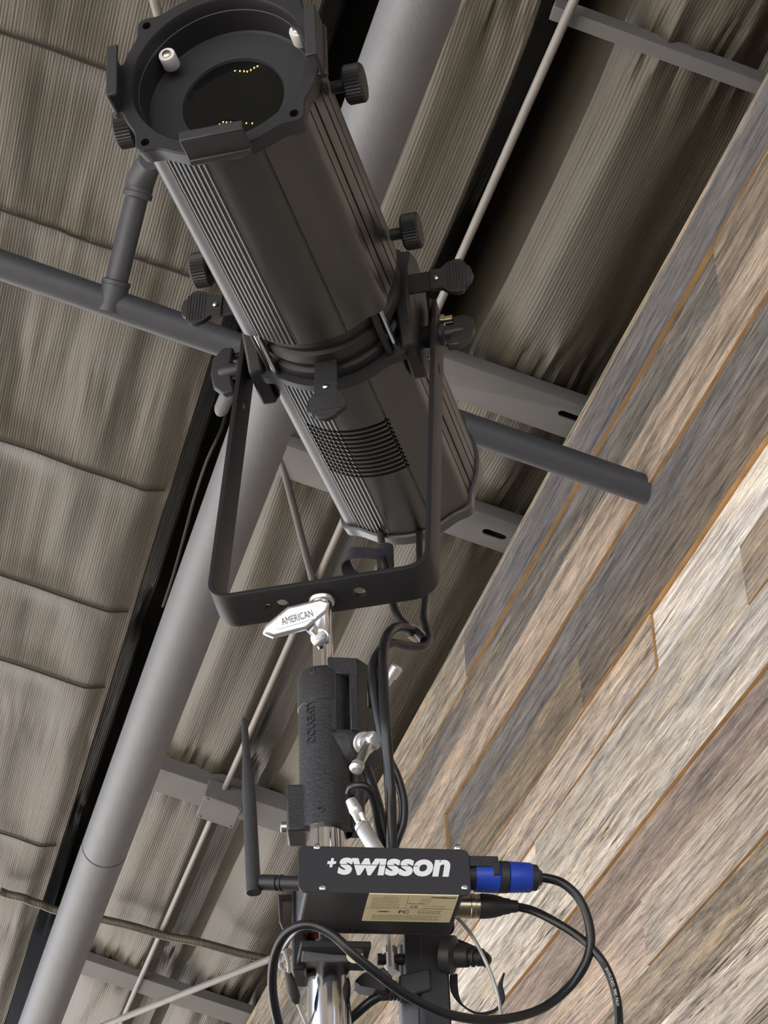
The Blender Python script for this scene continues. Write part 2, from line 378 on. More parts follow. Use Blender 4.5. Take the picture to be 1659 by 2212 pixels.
# ------------------------------------------------------------------ steel in the roof
S = V((.9653, 0, -.2612)); Nn = V((.2612, 0, .9653))          # down-slope direction, roof normal
Yv = V((0, 1, 0))
# long tube running beside the wall
a_, b_ = P(908, 0, 3.30), P(85, 2212, 6.35); dr = (b_-a_).normalized(); a_ = a_-dr*1.2; b_ = b_+dr*2.5; L_ = (b_-a_).length
t = thing('steel_tube', a_, 'thick grey round steel tube running diagonally behind the spotlight', 'pipe')
g_ = P(263, 1735, 5.55); sg = (g_-a_).dot(dr)
mb = MB(); mb.lathe(a_, dr, [(0, .056), (sg-.003, .056), (sg-.003, .0535), (sg+.003, .0535), (sg+.003, .0565), (L_, .0565)], 48); mb.build('tube_body', M['pipe'], t)
# black wire hanging beside that tube
mb = MB(); mb.tube([onroof(497, 860, 3.2), P(482, 915, 4.85), P(470, 945, 4.7), P(445, 1000, 4.75), P(420, 1075, 4.9), P(400, 1150, 5.0), P(375, 1240, 5.1), P(352, 1310, 5.2)], .0035, 8)
tag(mb.build('electrical_wire', M['string']), 'thin black wire along the left side of the thick grey tube', 'wire')
# cross pipe into the wall
M['pipe2'] = mat('dark blue grey painted pipe', (.055, .060, .075), .5, bump=.35, bscale=260, var=.12)
w_ = ray(1400, 1060); w_ = w_*(WX/w_.x); pe = w_+S*.03; ps = w_-S*2.3
t = thing('sprinkler_pipe', ps, 'grey pipe crossing behind the spotlight into the plank wall', 'pipe')
mb = MB(); mb.lathe(ps, S, [(0, .031), ((pe-ps).length, .031)], 36); mb.build('pipe_run', M['pipe2'], t)
va, vb = P(241, 652, 4.655), P(300, 408, 4.64); vd = (vb-va).normalized()
mb = MB(); mb.tube([va, vb], .0235, 24, smooth=False); mb.build('riser', M['pipe2'], t)
mb = MB(); mb.lathe(va, vd, [(-.02, .030), (.012, .030), (.03, .0285), (.034, .0285), (.036, .0305), (.044, .0305), (.046, .024)], 28); mb.build('tee_fitting', M['pipe2'], t)
mb = MB(); mb.tube([vb-vd*.012, vb+vd*.012, P(306, 385, 4.63), P(316, 362, 4.60), P(324, 345, 4.56)], [.0285, .0285, .029, .027, .022], 24)
mb.lathe(vb, vd, [(-.02, .026), (-.018, .0315), (-.008, .0315), (-.006, .028)], 28); mb.build('elbow_fitting', M['pipe2'], t)
# small round cap under it
mb = MB(); q = P(478, 884, 4.75); ax = (P(492, 850, 4.75)-q).normalized()
mb.lathe(q, ax, [(-.016, .002), (-.014, .007), (-.008, .0125), (0, .0155), (.05, .016)], 24)
tag(mb.build('pipe_cap', M['pipe']), 'small rounded grey pipe cap beside the left yoke knob', 'pipe cap')

def purlin(y, z0, x0, x1, h, w, name, label, slot=None, group='grey purlins under the insulation'):
    """C-shaped purlin along the slope: web facing the room, flange below"""
    mb = MB(); o = V((WX, y, roofz(WX, z0))); th = .004
    prof = [(0, 0), (w, 0), (w, .018), (w-th, .018), (w-th, th), (th, th), (th, h-th), (w-th, h-th), (w-th, h-.018), (w, h-.018), (w, h), (0, h)]
    poly = [o+S*x0+Yv*p+Nn*q for p, q in prof]
    mb.prism(poly, S*(x1-x0)); ob = mb.build(name, M['beam'], bevel=.0015)
    tag(ob, label, 'beam', group)
    return ob
o1 = purlin(3.972, 3.08, -.55, .09, .035, .13, 'roof_purlin', 'grey roof purlin ending at the plank wall behind the yoke knob')
o2 = purlin(4.486, 3.08, -.72, .09, .035, .13, 'roof_purlin', 'grey roof purlin with an oval slot behind the lamp housing')
o3 = purlin(6.277, 3.08, -.72, -.1, .055, .15, 'roof_purlin', 'grey roof purlin behind the black antenna tip')
o4 = purlin(7.841, 3.08, -.70, .09, .035, .14, 'roof_purlin', 'grey roof purlin farthest back, low behind the black cable loop')
o5 = purlin(2.902, 3.095, -.42, .09, .03, .035, 'roof_purlin', 'narrow grey strip crossing the insulation in the upper right corner')
def slotcut(o, px, py, z0, ln, wd):
    c0 = onroof(px, py, z0); mbc = MB(); pl = []
    for k in range(24):
        a = 2*math.pi*k/24; e = (ln-wd) * (1 if math.cos(a) > 0 else -1)
        pl.append(c0+S*(e+wd*math.cos(a))+Yv*wd*math.sin(a)-Nn*.03)
    mbc.prism(pl, Nn*.05); md = mbc
    c = md.build('cutter', M['black'], origin=V()); m_ = o.modifiers.new('b', 'BOOLEAN'); m_.object = c; m_.solver = 'EXACT'
    bpy.context.view_layer.update(); dg = bpy.context.evaluated_depsgraph_get(); me = bpy.data.meshes.new_from_object(o.evaluated_get(dg))
    o.modifiers.clear(); o.data = me; bpy.data.objects.remove(c); me.set_sharp_from_angle(angle=math.radians(32))
slotcut(o2, 1068, 1155, 3.08, .032, .013); slotcut(o1, 1232, 900, 3.08, .03, .012)

# thin rod along the roof and its braces
ra, rb = onroof(1240, 0, 3.075), onroof(260, 2212, 3.075); rdv = (rb-ra).normalized()
mb = MB(); mb.tube([ra-rdv*1.0, rb+rdv*2.0], .0095, 16, smooth=False)
tag(mb.build('steel_rod', M['rod']), 'long thin pale rod running through the small square bracket', 'rod')
def rod(p0, p1, r, label, m='rod'):
    mb = MB(); mb.tube([p0, p1], r, 14, smooth=False); return tag(mb.build('brace_rod', M[m]), label, 'rod')
rod(onroof(598, 955, 3.09), onroof(682, 1280, 3.055), .0095, 'short dark brace rod ending above the yoke strap', 'beam')
rod(onroof(316, -60, 3.08), onroof(352, 70, 3.05), .010, 'thin grey rod behind the top left of the lens ring')
rod(onroof(200, 2225, 3.0), onroof(625, 2055, 3.0), .0125, 'pale diagonal rod low behind the black antenna')
# bracket the rod passes through
bo = onroof(478, 1738, 3.055); mb = MB()
mb.box(bo, S, Yv, Nn, (-.062, .062), (-.075, .075), (-.03, .035))
t = thing('purlin_bracket', bo, 'small square grey steel bracket on the purlin with the rod passing through', 'bracket')
mb.build('bracket_box', M['beam'], t, bevel=.003)
for sx, sy in ((-.05, -.062), (.05, -.062), (-.05, .062), (.05, .062)):
    m2 = MB(); m2.lathe(bo+S*sx+Yv*sy-Nn*.03, -Nn, [(-.002, .005), (.003, .005), (.004, .003)], 10); m2.build('bolt_head', M['pipe'], t)
# support strings across the left sheet
k = 0
for px, py, lab in ((0, 68, 'beside the lens ring, highest of the strings'), (0, 455, 'crossing above the grey cross pipe'), (0, 950, 'just below the grey cross pipe on the left'),
                    (0, 1240, 'meeting the thick tube beside the yoke'), (0, 1422, 'meeting the thick tube below the yoke corner'), (0, 1797, 'lowest on the left sheet')):
    y = onroof(px, py).y; mb = MB(); pts = [V((x, y+0.006*noise.noise(V((x*6, k, 0))), roofz(x)+sheet(x, y)-.004)) for x in fr(.02, .755, 26)]
    mb.tube(pts, .0032, 6); tag(mb.build('support_string', M['string']), 'thin black string across the insulation '+lab, 'string', 'black strings under the insulation'); k += 1
# folded ridges in the far insulation
for (x0, y0, x1, y1, lab) in ((0, 1925, 130, 1968, 'left of the thick tube'), (215, 1985, 585, 2075, 'right of the thick tube')):
    p0, p1 = onroof(x0, y0, 3.055), onroof(x1, y1, 3.055); mb = MB()
    pts = [p0.lerp(p1, i/10)+Yv*.012*noise.noise(V((i*.4, x0, 0))) for i in range(11)]; mb.tube(pts, [.015]*11, 12)
    tag(mb.build('insulation_fold', M['foil']), 'narrow rolled fold of grey insulation low in the photo, '+lab, 'insulation')

# ------------------------------------------------------------------ the spotlight
A = (R @ V((1373, -2800, -4900))).normalized(); Pv = A.cross(up).normalized(); U = Pv.cross(A)
POLE = P(710, 2110, 1.9); BASE = POLE+up*.373
AH = V((A.x, A.y, 0))
CC = BASE+up*.395+AH*.12 + Pv*-.004
def loc(s, p=0, u=0): return CC+A*s+Pv*p+U*u
def pol(s, th, r): a = math.radians(th); return loc(s, r*math.cos(a), r*math.sin(a))
fx = thing('stage_spotlight', BASE, 'large black ribbed theatre spotlight in a U-shaped yoke on the chrome pole', 'stage light')
def prof(th, r0, lobe, plain=False):
    r = r0
    for c in (40, -40, 140, -140):
        d = (th-c+180) % 360-180; r += lobe*math.exp(-(d/7.5)**2)
    if plain: return r
    for lo, hi, st in ((-131, -101, 3.6), (101, 131, 3.6)):
        if lo < th < hi: r += .0016*abs(math.sin(math.pi*(th-lo)/st))-.0008
    for c in (-68, -31, -24, -14, -6, 6, 14, 24, 31, 68, -149, -158, -168, 149, 158, 168):
        if abs(th-c) < .55: r -= .0022
    return r
def ribbed(ss, r0, lobe, name, vents=None, caps=True, mt='black', plain=False):
    n = 900; mb = MB(); vs = []; fs = []
    for (s, k) in ss:
        for i in range(n):
            th = -180+360*i/n; r = prof(th, r0, lobe, plain)*k
            if vents and vents[0] < s < vents[1] and vents[2] < th < vents[3]:
                ph = (s-vents[0])/(vents[1]-vents[0])*vents[4]
                if .08 < ph % 1 < .52: r -= .006
            vs.append(pol(s, th, r))
    m_ = len(ss)
    for j in range(m_-1):
        for i in range(n): fs.append((j*n+i, j*n+(i+1) % n, (j+1)*n+(i+1) % n, (j+1)*n+i))
    if caps: fs += [tuple(range(n))[::-1], tuple(range((m_-1)*n, m_*n))]
    mb.add(vs, fs)
    if vents:
        for fi, f in enumerate(mb.f[:(m_-1)*n]):
            j, i = divmod(fi, n); th = -180+360*(i+.5)/n; s = (ss[j][0]+ss[j+1][0])/2
            if vents[0] < s < vents[1] and vents[2] < th < vents[3] and (s-vents[0])/(vents[1]-vents[0])*vents[4] % 1 < .57: mb.m[fi] = 1
        return mb.build(name, [M[mt], M['slot_shade']], fx, angle=25)
    return mb.build(name, M[mt], fx, angle=25)
ribbed([(-.43, 1), (-.26, 1), (-.122, 1)], .0885, .0075, 'lens_barrel', caps=False)
ss = [(-.035, .99), (-.025, 1)]
V0, V1, NV = .050, .155, 12
for i in range(NV):
    for q in (.02, .10, .50, .58): ss.append((V0+(V1-V0)*(i+q)/NV, 1))
ss += [(.22, 1), (.285, 1)]
ribbed(ss, .0865, .0075, 'rear_housing', vents=(V0, V1, -129, -66, NV))
ribbed([(.286, .985), (.287, 1.035), (.304, 1.03), (.310, .98)], .087, .008, 'rear_cap', plain=True)
# gate between the two housings
mb = MB(); mb.lathe(loc(-.026), A, [(-.115, .080), (-.100, .084), (-.083, .084), (-.080, .079), (-.068, .079), (-.066, .083), (-.052, .083), (-.049, .078), (-.036, .078), (-.034, .083), (-.018, .083), (-.01, .084)], 90)
gate = mb.build('shutter_gate', M['blackmatte'], fx)
ribbed([(-.046, .97), (-.046, 1.04), (-.035, 1.04), (-.035, .97)], .087, .010, 'gate_flange', mt='blackmatte', plain=True)
for th in (-138, -44):
    for dth in (-2.5, 3.5):
        mb = MB(); mb.tube([pol(-.131, th+dth, .088), pol(-.044, th+dth, .088)], .0035, 12, smooth=False); mb.build('gate_rod', M['chrome'] if dth > 0 else M['blackmatte'], fx)
for sgn in (1, -1):                                  # cheek plates that carry the pivots
    mb = MB(); pl = [(-.075, .02), (-.055, .055), (-.02, .07), (.02, .055), (.035, .01), (.025, -.04), (-.0, -.07), (-.05, -.062), (-.075, -.03)]
    mb.prism([loc(s, sgn*.074, u) for s, u in pl], Pv*sgn*.016); ob = mb.build('cheek_plate', M['blackmatte'], fx, bevel=.003)
    for s, u in ((-.055, .02), (.012, -.04)):
        mb = MB(); mb.lathe(loc(s, sgn*.088, u), Pv*sgn, [(0, .004), (.003, .004), (.0045, .002)], 12); mb.build('screw', M['screw'], ob)
# shutter handles
def shutter(dirv, sidev, s, r0, name='shutter_handle', tilt=0):
    o = loc(s); dv = (dirv+A*tilt).normalized(); t_ = A
    nrm = dv.cross(sidev).normalized()
    mb = MB(); w = .012
    mb.prism([o+dv*r0-sidev*w, o+dv*r0+sidev*w, o+dv*(r0+.055)+sidev*w, o+dv*(r0+.055)-sidev*w], nrm*.003)
    h = mb.build(name, M['blackmatte'], fx, bevel=.0006)
    out_ = [(.040, -.0125), (.052, -.012), (.059, -.018), (.068, -.021), (.074, -.020), (.078, -.013), (.083, -.009), (.0855, 0), (.083, .009), (.078, .013), (.074, .020), (.068, .021), (.059, .018), (.052, .012), (.040, .0125)]
    mb = MB(); mb.prism([o+dv*(r0+a)+sidev*b-nrm*.002 for a, b in out_], nrm*.007)
    for k in range(7):
        a = .058+k*.0032; ww = .015 if k in (0, 6) else .017
        mb.box(o+dv*(r0+a)-nrm*.0026, dv, sidev, nrm, (0, .0014), (-ww, ww), (0, .0082))
    mb.build('grip', M['knob'], h, bevel=.0012)
    for sd in (-1, 1):
        mb = MB(); mb.lathe(o+dv*(r0+.047)+nrm*(.0015+sd*.0035), nrm*sd, [(0, .0032), (.002, .0028), (.003, .001)], 12); mb.build('screw', M['screw'], h)
shutter(-U, Pv, -.072, .070, tilt=-.05); shutter(Pv, U, -.072, .072, tilt=.03); shutter((-Pv+U*.10).normalized(), (U+Pv*.1).normalized(), -.078, .070); shutter(U, Pv, -.075, .07)
# knurled knobs
for s, sg_ in ((-.388, 1), (-.388, -1), (-.158, 1), (-.158, -1)):
    o = loc(s, sg_*.085+(.006 if sg_ > 0 else 0)); mb = MB(); mb.lathe(o, Pv*sg_, [(0, .006), (.016, .006)], 16)
    n = 72; prs = [(.013, .0165), (.015, .0185), (.029, .0185), (.031, .0165), (.0315, .0)]
    e1 = A; e2 = (Pv*sg_).cross(A); vs = []; fs = []
    for (tt, rr) in prs:
        for k in range(n):
            a = 2*math.pi*k/n; r = rr-(.0011 if (k % 2 and rr > .017) else 0); vs.append(o+Pv*sg_*tt+(e1*math.cos(a)+e2*math.sin(a))*r)
    for j in range(len(prs)-1):
        for k in range(n): fs.append((j*n+k, j*n+(k+1) % n, (j+1)*n+(k+1) % n, (j+1)*n+k))
    fs.append(tuple(range(n))[::-1]); mb.add(vs, fs); mb.build('focus_knob', M['knob'], fx, angle=25)
# colour frame holder
def ring_out(th):
    r = .0965
    for c in (45, 135, -45, -135):
        d = (th-c+180) % 360-180; r += .0115*math.exp(-(d/6.5)**2)
    for c in (0, 90, 180, -90):
        d = (th-c+180) % 360-180; r -= .0035*math.exp(-(d/10)**2)
    return r
n = 240; SF = -.443; vs = []; fs = []
loops = [(SF+.022, lambda th: .090), (SF+.020, lambda th: ring_out(th)-.003), (SF+.002, ring_out), (SF, lambda th: ring_out(th)-.0015), (SF, lambda th: .0835), (SF+.002, lambda th: .082), (SF+.022, lambda th: .080)]
for s, f_ in loops:
    for i in range(n): th = -180+360*i/n; vs.append(pol(s, th, f_(th)))
for j in range(len(loops)):
    j2 = (j+1) % len(loops)
    for i in range(n): fs.append((j*n+i, j*n+(i+1) % n, j2*n+(i+1) % n, j2*n+i))
mb = MB(); mb.add(vs, fs); ringo = mb.build('color_frame_holder', M['blackmatte'], fx)
cs = []
for th in (45, 135, -45, -135):
    mbc = MB(); mbc.lathe(pol(SF-.01, th, .0975), A, [(0, .0042), (.05, .0042)], 20); cs.append(mbc)
cut(ringo, cs)
for th in (180, 0, -90):
    a = math.radians(th); rd = Pv*math.cos(a)+U*math.sin(a); tg = A.cross(rd); o = loc(SF)+rd*.0
    mb = MB()
    mb.box(o, tg, rd, A, (-.029, .029), (.094, .098), (-.024, .008)); mb.box(o, tg, rd, A, (-.029, .029), (.0875, .098), (-.026, -.0225)); mb.box(o, tg, rd, A, (-.029, .029), (.086, .1), (.001, .008))
    mb.build('frame_clip', M['plastic'], ringo, bevel=.0012)
mb = MB(); mb.box(loc(SF), Pv, U, A, (-.014, .014), (.088, .1), (-.006, .004)); mb.build('frame_latch', M['blackmatte'], ringo, bevel=.002)
# inner barrel, lens seat and lens
mb = MB(); mb.lathe(loc(0), A, [(SF+.012, .0835), (SF+.014, .080), (-.402, .079), (-.400, .077), (-.398, .049), (-.3965, .0485), (-.394, .046), (-.39, .046)], 96, caps=False); mb.build('lens_seat', M['inside'], fx)
Rl = 3.0; pr = []
for i in range(13):
    r = .0475*(1-i/12); pr.append((-.396-(math.sqrt(Rl*Rl-r*r)-math.sqrt(Rl*Rl-.0475**2)), max(r, .00005)))
mb = MB(); mb.lathe(loc(0), A, pr, 96, caps=False); mb.build('lens', M['lens'], fx, angle=60)
def onplane(px, py, s):
    r = ray(px, py); o = loc(s); return r*(o.dot(A)/r.dot(A))
for px, py in ((366, 130), (647, 78)):
    q = onplane(px, py, -.418); mb = MB(); mb.lathe(q, A, [(-.008, .0045), (-.0085, .0075), (-.007, .0080), (.007, .0080), (.008, .0075), (.010, .0055)], 28)
    ro = mb.build('guide_roller', M['white'], fx); mb = MB(); mb.lathe(q-A*.0085, -A, [(-.003, .004), (.0012, .004), (.002, .0025)], 14); mb.build('screw', M['brass'], ro)
# yoke
Wd = (CC-BASE).normalized(); Ed = Pv.cross(Wd).normalized(); HW = .1045
top = (CC-BASE).length+.012; pts = []; rc = .022
for s_ in (-1, 1):
    seg = [BASE+Pv*s_*HW+Wd*top, BASE+Pv*s_*HW+Wd*(top*.5), BASE+Pv*s_*HW+Wd*rc]
    for k in range(1, 8): a = math.pi/2*k/7; seg.append(BASE+Pv*s_*(HW-rc+rc*math.cos(a))+Wd*(rc-rc*math.sin(a)))
    pts = seg if s_ == -1 else pts+seg[::-1]
mb = MB(); mb.strip(pts, Ed, .039, .0055); yk = mb.build('yoke', M['blackmatte'], fx, bevel=.0008)
cs = []
for s_, ww in ((-1, top-.105), (-1, top-.14), (1, top-.10)):
    r_ = .006 if ww > top-.12 else .0035
    mbc = MB(); mbc.lathe(BASE+Pv*(s_*HW-.02)+Wd*ww, Pv, [(0, r_), (.04, r_)], 16); cs.append(mbc)
for pp, r_ in ((-.052, .0035), (-.038, .006), (.036, .0062)):
    mbc = MB(); mbc.lathe(BASE+Pv*pp-Wd*.02, Wd, [(0, r_), (.04, r_)], 16); cs.append(mbc)
cut(yk, cs)
# pivot knobs
PIV = CC-Wd*.028
for s_ in (-1, 1):
    o = PIV+Pv*s_*(HW+.003); mb = MB(); mb.lathe(o, Pv*s_, [(-.02, .007), (0, .007), (0, .012), (.004, .012), (.006, .0085), (.022, .0085), (.027, .006), (.028, .001)], 28)
    sp_ = mb.build('pivot_knob', M['plastic'], fx)
    mb = MB(); wd_ = (Wd*.95+A*.3*s_).normalized(); nn = wd_.cross(Pv).normalized()
    ou = [(-.034, .010), (-.036, .022), (-.022, .033), (0, .036), (.022, .033), (.036, .022), (.034, .010), (.012, .013), (-.012, .013)]
    kw = .85 if s_ < 0 else 1.15; mb.prism([o+Pv*s_*b*(1 if s_ < 0 else 1.05)+wd_*a*kw-nn*.004 for a, b in ou], nn*.009); mb.build('wing', M['plastic'], sp_, bevel=.002)
    mb = MB(); mb.lathe(PIV+Pv*s_*(HW-.003), -Pv*s_, [(0, .012), (.003, .014), (.006, .012), (.016, .010)], 28); mb.build('washer', M['blackmatte'], fx)
    # index plate and its small bolt above the pivot
    mb = MB(); q = BASE+Pv*s_*(HW-.006)+Wd*(top+.006); mb.box(q, A, Pv, Wd, (-.014, .014), (-.0015, .0015), (-.045, .012)); mb.build('index_plate', M['plastic'], fx, bevel=.002)
    mb = MB(); q = BASE+Pv*s_*(HW+.003)+Wd*(top-.014); mb.lathe(q, Pv*s_, [(-.008, .005), (0, .005), (0, .0065), (.004, .0065), (.004, .0042), (.013, .0042)], 14); mb.build('index_bolt', M['brass'] if s_ > 0 else M['blackmatte'], fx)

# ------------------------------------------------------------------ pole, spigot and clamp
RX = V((ray(1200, 1500)-ray(700, 1500))); RX.z = 0; RX.normalize(); HF = up.cross(RX).normalized()
def pz(py):                                   # height on the pole seen at image row py
    r = ray(700, py); k = (POLE.x*r.x+POLE.y*r.y)/(r.x**2+r.y**2); return k*r.z
def pole(z, dx=0, df=0): return V((POLE.x, POLE.y, z))+RX*dx+HF*df
zc0, zc1 = pz(1800), pz(1462)
st = thing('light_stand', pole(-1.6), 'shiny chrome vertical pole standing on the floor behind the control box', 'stand')
mb = MB(); mb.lathe(pole(0), up, [(-1.6, .0182), (zc0+.05, .0182)], 48); mb.build('pole', M['chrome'], st)
mb = MB(); mb.lathe(pole(-1.6), up, [(0, .22), (.008, .22), (.014, .2), (.02, .03), (.06, .024)], 48); mb.build('foot_plate', M['cast'], st)
# spigot
zs = pz(1296); ys_ = thing('yoke_spigot', pole(zc1), 'thin chrome spigot carrying the yoke above the black clamp', 'spigot')
mb = MB(); mb.lathe(pole(0), up, [(zc1-.03, .0093), (pz(1395), .0093), (pz(1395)+.001, .0086), (zs-.008, .0086), (zs-.007, .0092), (zs-.002, .0092)], 32); mb.build('rod_body', M['chrome'], ys_)
mb = MB(); mb.lathe(pole(zs-.0035), up, [(0, .0115), (.002, .0125), (.0035, .0125)], 32); mb.build('washer', M['zinc'], ys_)
# aluminium T-handle
kb = P(640, 1337, 2.005); kr = P(686, 1372, 2.06)
tb = thing('wing_screw', kr, 'silver cast T-handle screw just under the yoke strap', 'screw')
ex = (P(690, 1321, 2.015)-P(590, 1350, 2.005)).normalized(); vd_ = (kb-kr).normalized()
dr_ = (kb-kr).normalized(); ez = (-(R @ V((0, 0, -1)))*.85+up*.18-RX*.1).normalized(); ez = (ez-ex*ez.dot(ex)).normalized(); ey = ez.cross(ex)
ol = [(1.25*a_, 1.02*b_) for a_, b_ in [(-.0265, -.004), (-.020, -.0105), (.004, -.0115), (.022, -.002), (.0265, .005), (.020, .0105), (-.004, .0115), (-.022, .002)]]
mb = MB(); mb.prism([kb+ex*a+ey*b-ez*.005 for a, b in ol], ez*.010); hnd = mb.build('handle', M['alu'], tb, bevel=.0022)
mb = MB(); mb.prism([kb+ex*a+ey*b+ez*.0052 for a, b in ((-.020, -.0055), (.016, -.0055), (.020, .0055), (-.016, .0055))], ez*.0004); mb.build('raised_panel', M['alu'], hnd)
text('AMERICAN', 'lettering', .0062, M['pipe'], kb+ez*.0058, ex, ey, hnd, width=.029, bold=.0, depth=.0001)
mb = MB(); mb.lathe(P(672, 1358, 2.02), (pole(pz(1385))-P(672, 1358, 2.02)).normalized(), [(-.012, .0045), (.012, .0045)], 16); mb.build('threaded_stem', M['zinc'], tb)
mb = MB(); cdir = (P(655, 1362, 2.0)-pole(pz(1372))).normalized(); mb.lathe(pole(pz(1380))+cdir*.006, cdir, [(0, .0085), (.006, .0085), (.0062, .0078), (.011, .0078), (.0115, .005)], 24); mb.build('threaded_boss', M['chrome'], tb)

# black clamp body
cb = thing('pole_clamp', pole(zc0), 'scuffed black cast barrel clamp with embossed letters on the pole', 'clamp')
mb = MB(); mb.lathe(pole(0), up, [(zc0, .0205), (zc0, .0232), (zc1-.036, .0232), (zc1-.035, .0240), (zc1-.006, .0240), (zc1, .0215), (zc1+.001, .0105)], 56); mb.build('barrel', M['cast'], cb)
zt1, zt0 = pz(1452), pz(1600)
K = [pole(0, .004, -.0225), atz(772, 1428, zt1), atz(824, 1462, zt1), pole(0, .051, .012), pole(0, .005, .022)]
K = [V((k.x, k.y, 0)) for k in K]
def lvl(poly, z): return [V((k.x, k.y, z)) for k in poly]
# housing: five-sided block with a slot; built as frame walls round the slot
mb = MB(); mb.prism(lvl(K, zt1-.014), up*.0175); mb.build('housing_top', M['cast'], cb, bevel=.0015)
cen = sum(K, V())/5
low = [k.lerp(K[0], .0) for k in K]
mb = MB(); n5 = 5; lo_ = lvl(K, zt0-.004); bt = [V((cen.x, cen.y, 0)).lerp(k, .55) for k in K]; bt = lvl(bt, zt0-.034)
cK = V((cen.x, cen.y, 0)); tiers = [(1, 0), (1, -.006), (.93, -.014), (.78, -.022), (.55, -.029), (.2, -.033)]; vs = []; fs = []
for f_, dz in tiers: vs += [v for v in lvl([cK.lerp(k, f_) for k in K], zt0+dz)]
for j in range(5): fs += [(j*5+i, j*5+(i+1) % 5, j*5+5+(i+1) % 5, j*5+5+i) for i in range(5)]
fs += [(4, 3, 2, 1, 0), (25, 26, 27, 28, 29)]
mb.add(vs, fs); mb.build('housing_bottom', M['cast'], cb, bevel=.004, angle=60)
mb = MB(); qd = P(772, 1700, 2.0); mb.tube([V((qd.x, qd.y, zt0-.02)), V((qd.x, qd.y, zt0-.045)), V((qd.x, qd.y, zt0-.062)), V((qd.x, qd.y, zt0-.086))], [.007, .0068, .0062, .0058], 16); mb.build('screw_boss', M['cast'], cb)
def post(a, b, z0, z1, th=.006, nm='housing_rib'):
    d = (b-a).normalized(); nrm = up.cross(d); nrm = nrm if nrm.dot(cen-a) > 0 else -nrm
    mb = MB(); mb.prism(lvl([a, b, b+nrm*th, a+nrm*th], z0), up*(z1-z0)); return mb.build(nm, M['cast'], cb, bevel=.001)
f0, f1 = K[0], K[1]
post(f0, f0.lerp(f1, .30), zt0-.004, zt1-.012); post(f0.lerp(f1, .72), f1, zt0-.004, zt1-.012)
post(f1, K[2].lerp(f1, .62), zt0-.004, zt1-.012); post(f1.lerp(K[2], .62), K[2], zt0-.004, zt1-.012); post(K[2], K[3], zt0-.004, zt1-.012)
post(f1.lerp(K[2], .3), f1.lerp(K[2], .7), zt0-.004, zt0+.03); 
mb = MB(); q = V((cen.x, cen.y, 0)); mb.lathe(q, up, [(zt0, .0045), (zt1-.012, .0045)], 18); mb.build('screw_shaft', M['zinc'], cb)
mb = MB(); mb.lathe(q, up, [(zt0+.02, .008), (zt1-.03, .008)], 18); mb.build('spring_block', M['cable'], cb)
# embossed letters down the barrel
ang0 = math.atan2(-(-.16), 1)
nv = (-HF*.86-RX*.51).normalized(); tx = up; ty = nv.cross(tx)
text('DOUGHTY', 'embossed_letters', .0085, M['cast'], pole((pz(1625)+pz(1535))/2)+nv*.0232, tx, ty, cb, width=pz(1535)-pz(1625), bold=.01, depth=.0002, ext=.0008)
for py, dx in ((1474, -.010), (1773, -.004)):
    mb = MB(); nq = (-HF*.9+RX*dx*40).normalized(); mb.lathe(pole(pz(py))+nq*.0225, nq, [(0, .0032), (.0018, .003), (.002, .0018), (.001, .001)], 14); mb.build('grub_screw', M['cast'], cb)
# back plate of the clamp, left
mb = MB(); mb.box(pole(0), RX, HF, up, (-.034, -.012), (-.012, .022), (zc0-.002, pz(1705))); bp_ = mb.build('back_plate', M['cast'], cb, bevel=.002)
mb = MB(); mb.lathe(pole(pz(1782), -.034, .003), -RX, [(0, .005), (.005, .005), (.006, .003)], 12); mb.build('nut', M['zinc'], bp_)
# lower right ear
mb = MB(); ear = [(.012, -.004), (.028, -.004), (.034, .004), (.033, .014), (.012, .014)]
mb.prism([pole(pz(1745), a, b) for a, b in ear], up*-(pz(1745)-zc0)); mb.build('clamp_ear', M['cast'], cb, bevel=.003)
# tommy bar handles
q0, q1 = P(800, 1602, 1.975), P(772, 1655, 1.945)
tbm = thing('clamp_screw', q0, 'silver toggle screw on the front of the black barrel clamp', 'screw')
mb = MB(); mb.tube([q0, q0.lerp(q1, .5), q1], [.0045, .0046, .0040], 14, smooth=False); mb.build('toggle_bar', M['zinc'], tbm)
mb = MB(); mb.lathe(q1, (q1-q0).normalized(), [(-.004, .0042), (-.002, .0060), (.004, .0062), (.006, .003)], 14); mb.build('bar_end', M['alu'], tbm)
hd = (P(815, 1600, 1.965)-P(785, 1605, 2.0)).normalized()
mb = MB(); mb.lathe(P(786, 1606, 2.0), hd, [(-.01, .005), (.0, .005), (.0, .0105), (.003, .0105), (.0032, .0065), (.006, .0065)], 24); mb.lathe(P(797, 1601, 1.985), hd, [(0, .0085), (.016, .0085), (.018, .006)], 6); mb.build('hex_head', M['alu'], tbm, bevel=.0008)
q0, q1 = P(826, 1490, 2.05), P(852, 1450, 2.05)
mb = MB(); mb.tube([q0, q1], [.0038, .0042], 14, smooth=False); mb.lathe(q1, (q1-q0).normalized(), [(-.006, .0055), (.004, .0058), (.006, .004)], 14)
tag(mb.build('toggle_bar', M['alu']), 'short silver bar end sticking out right of the black cables', 'screw')

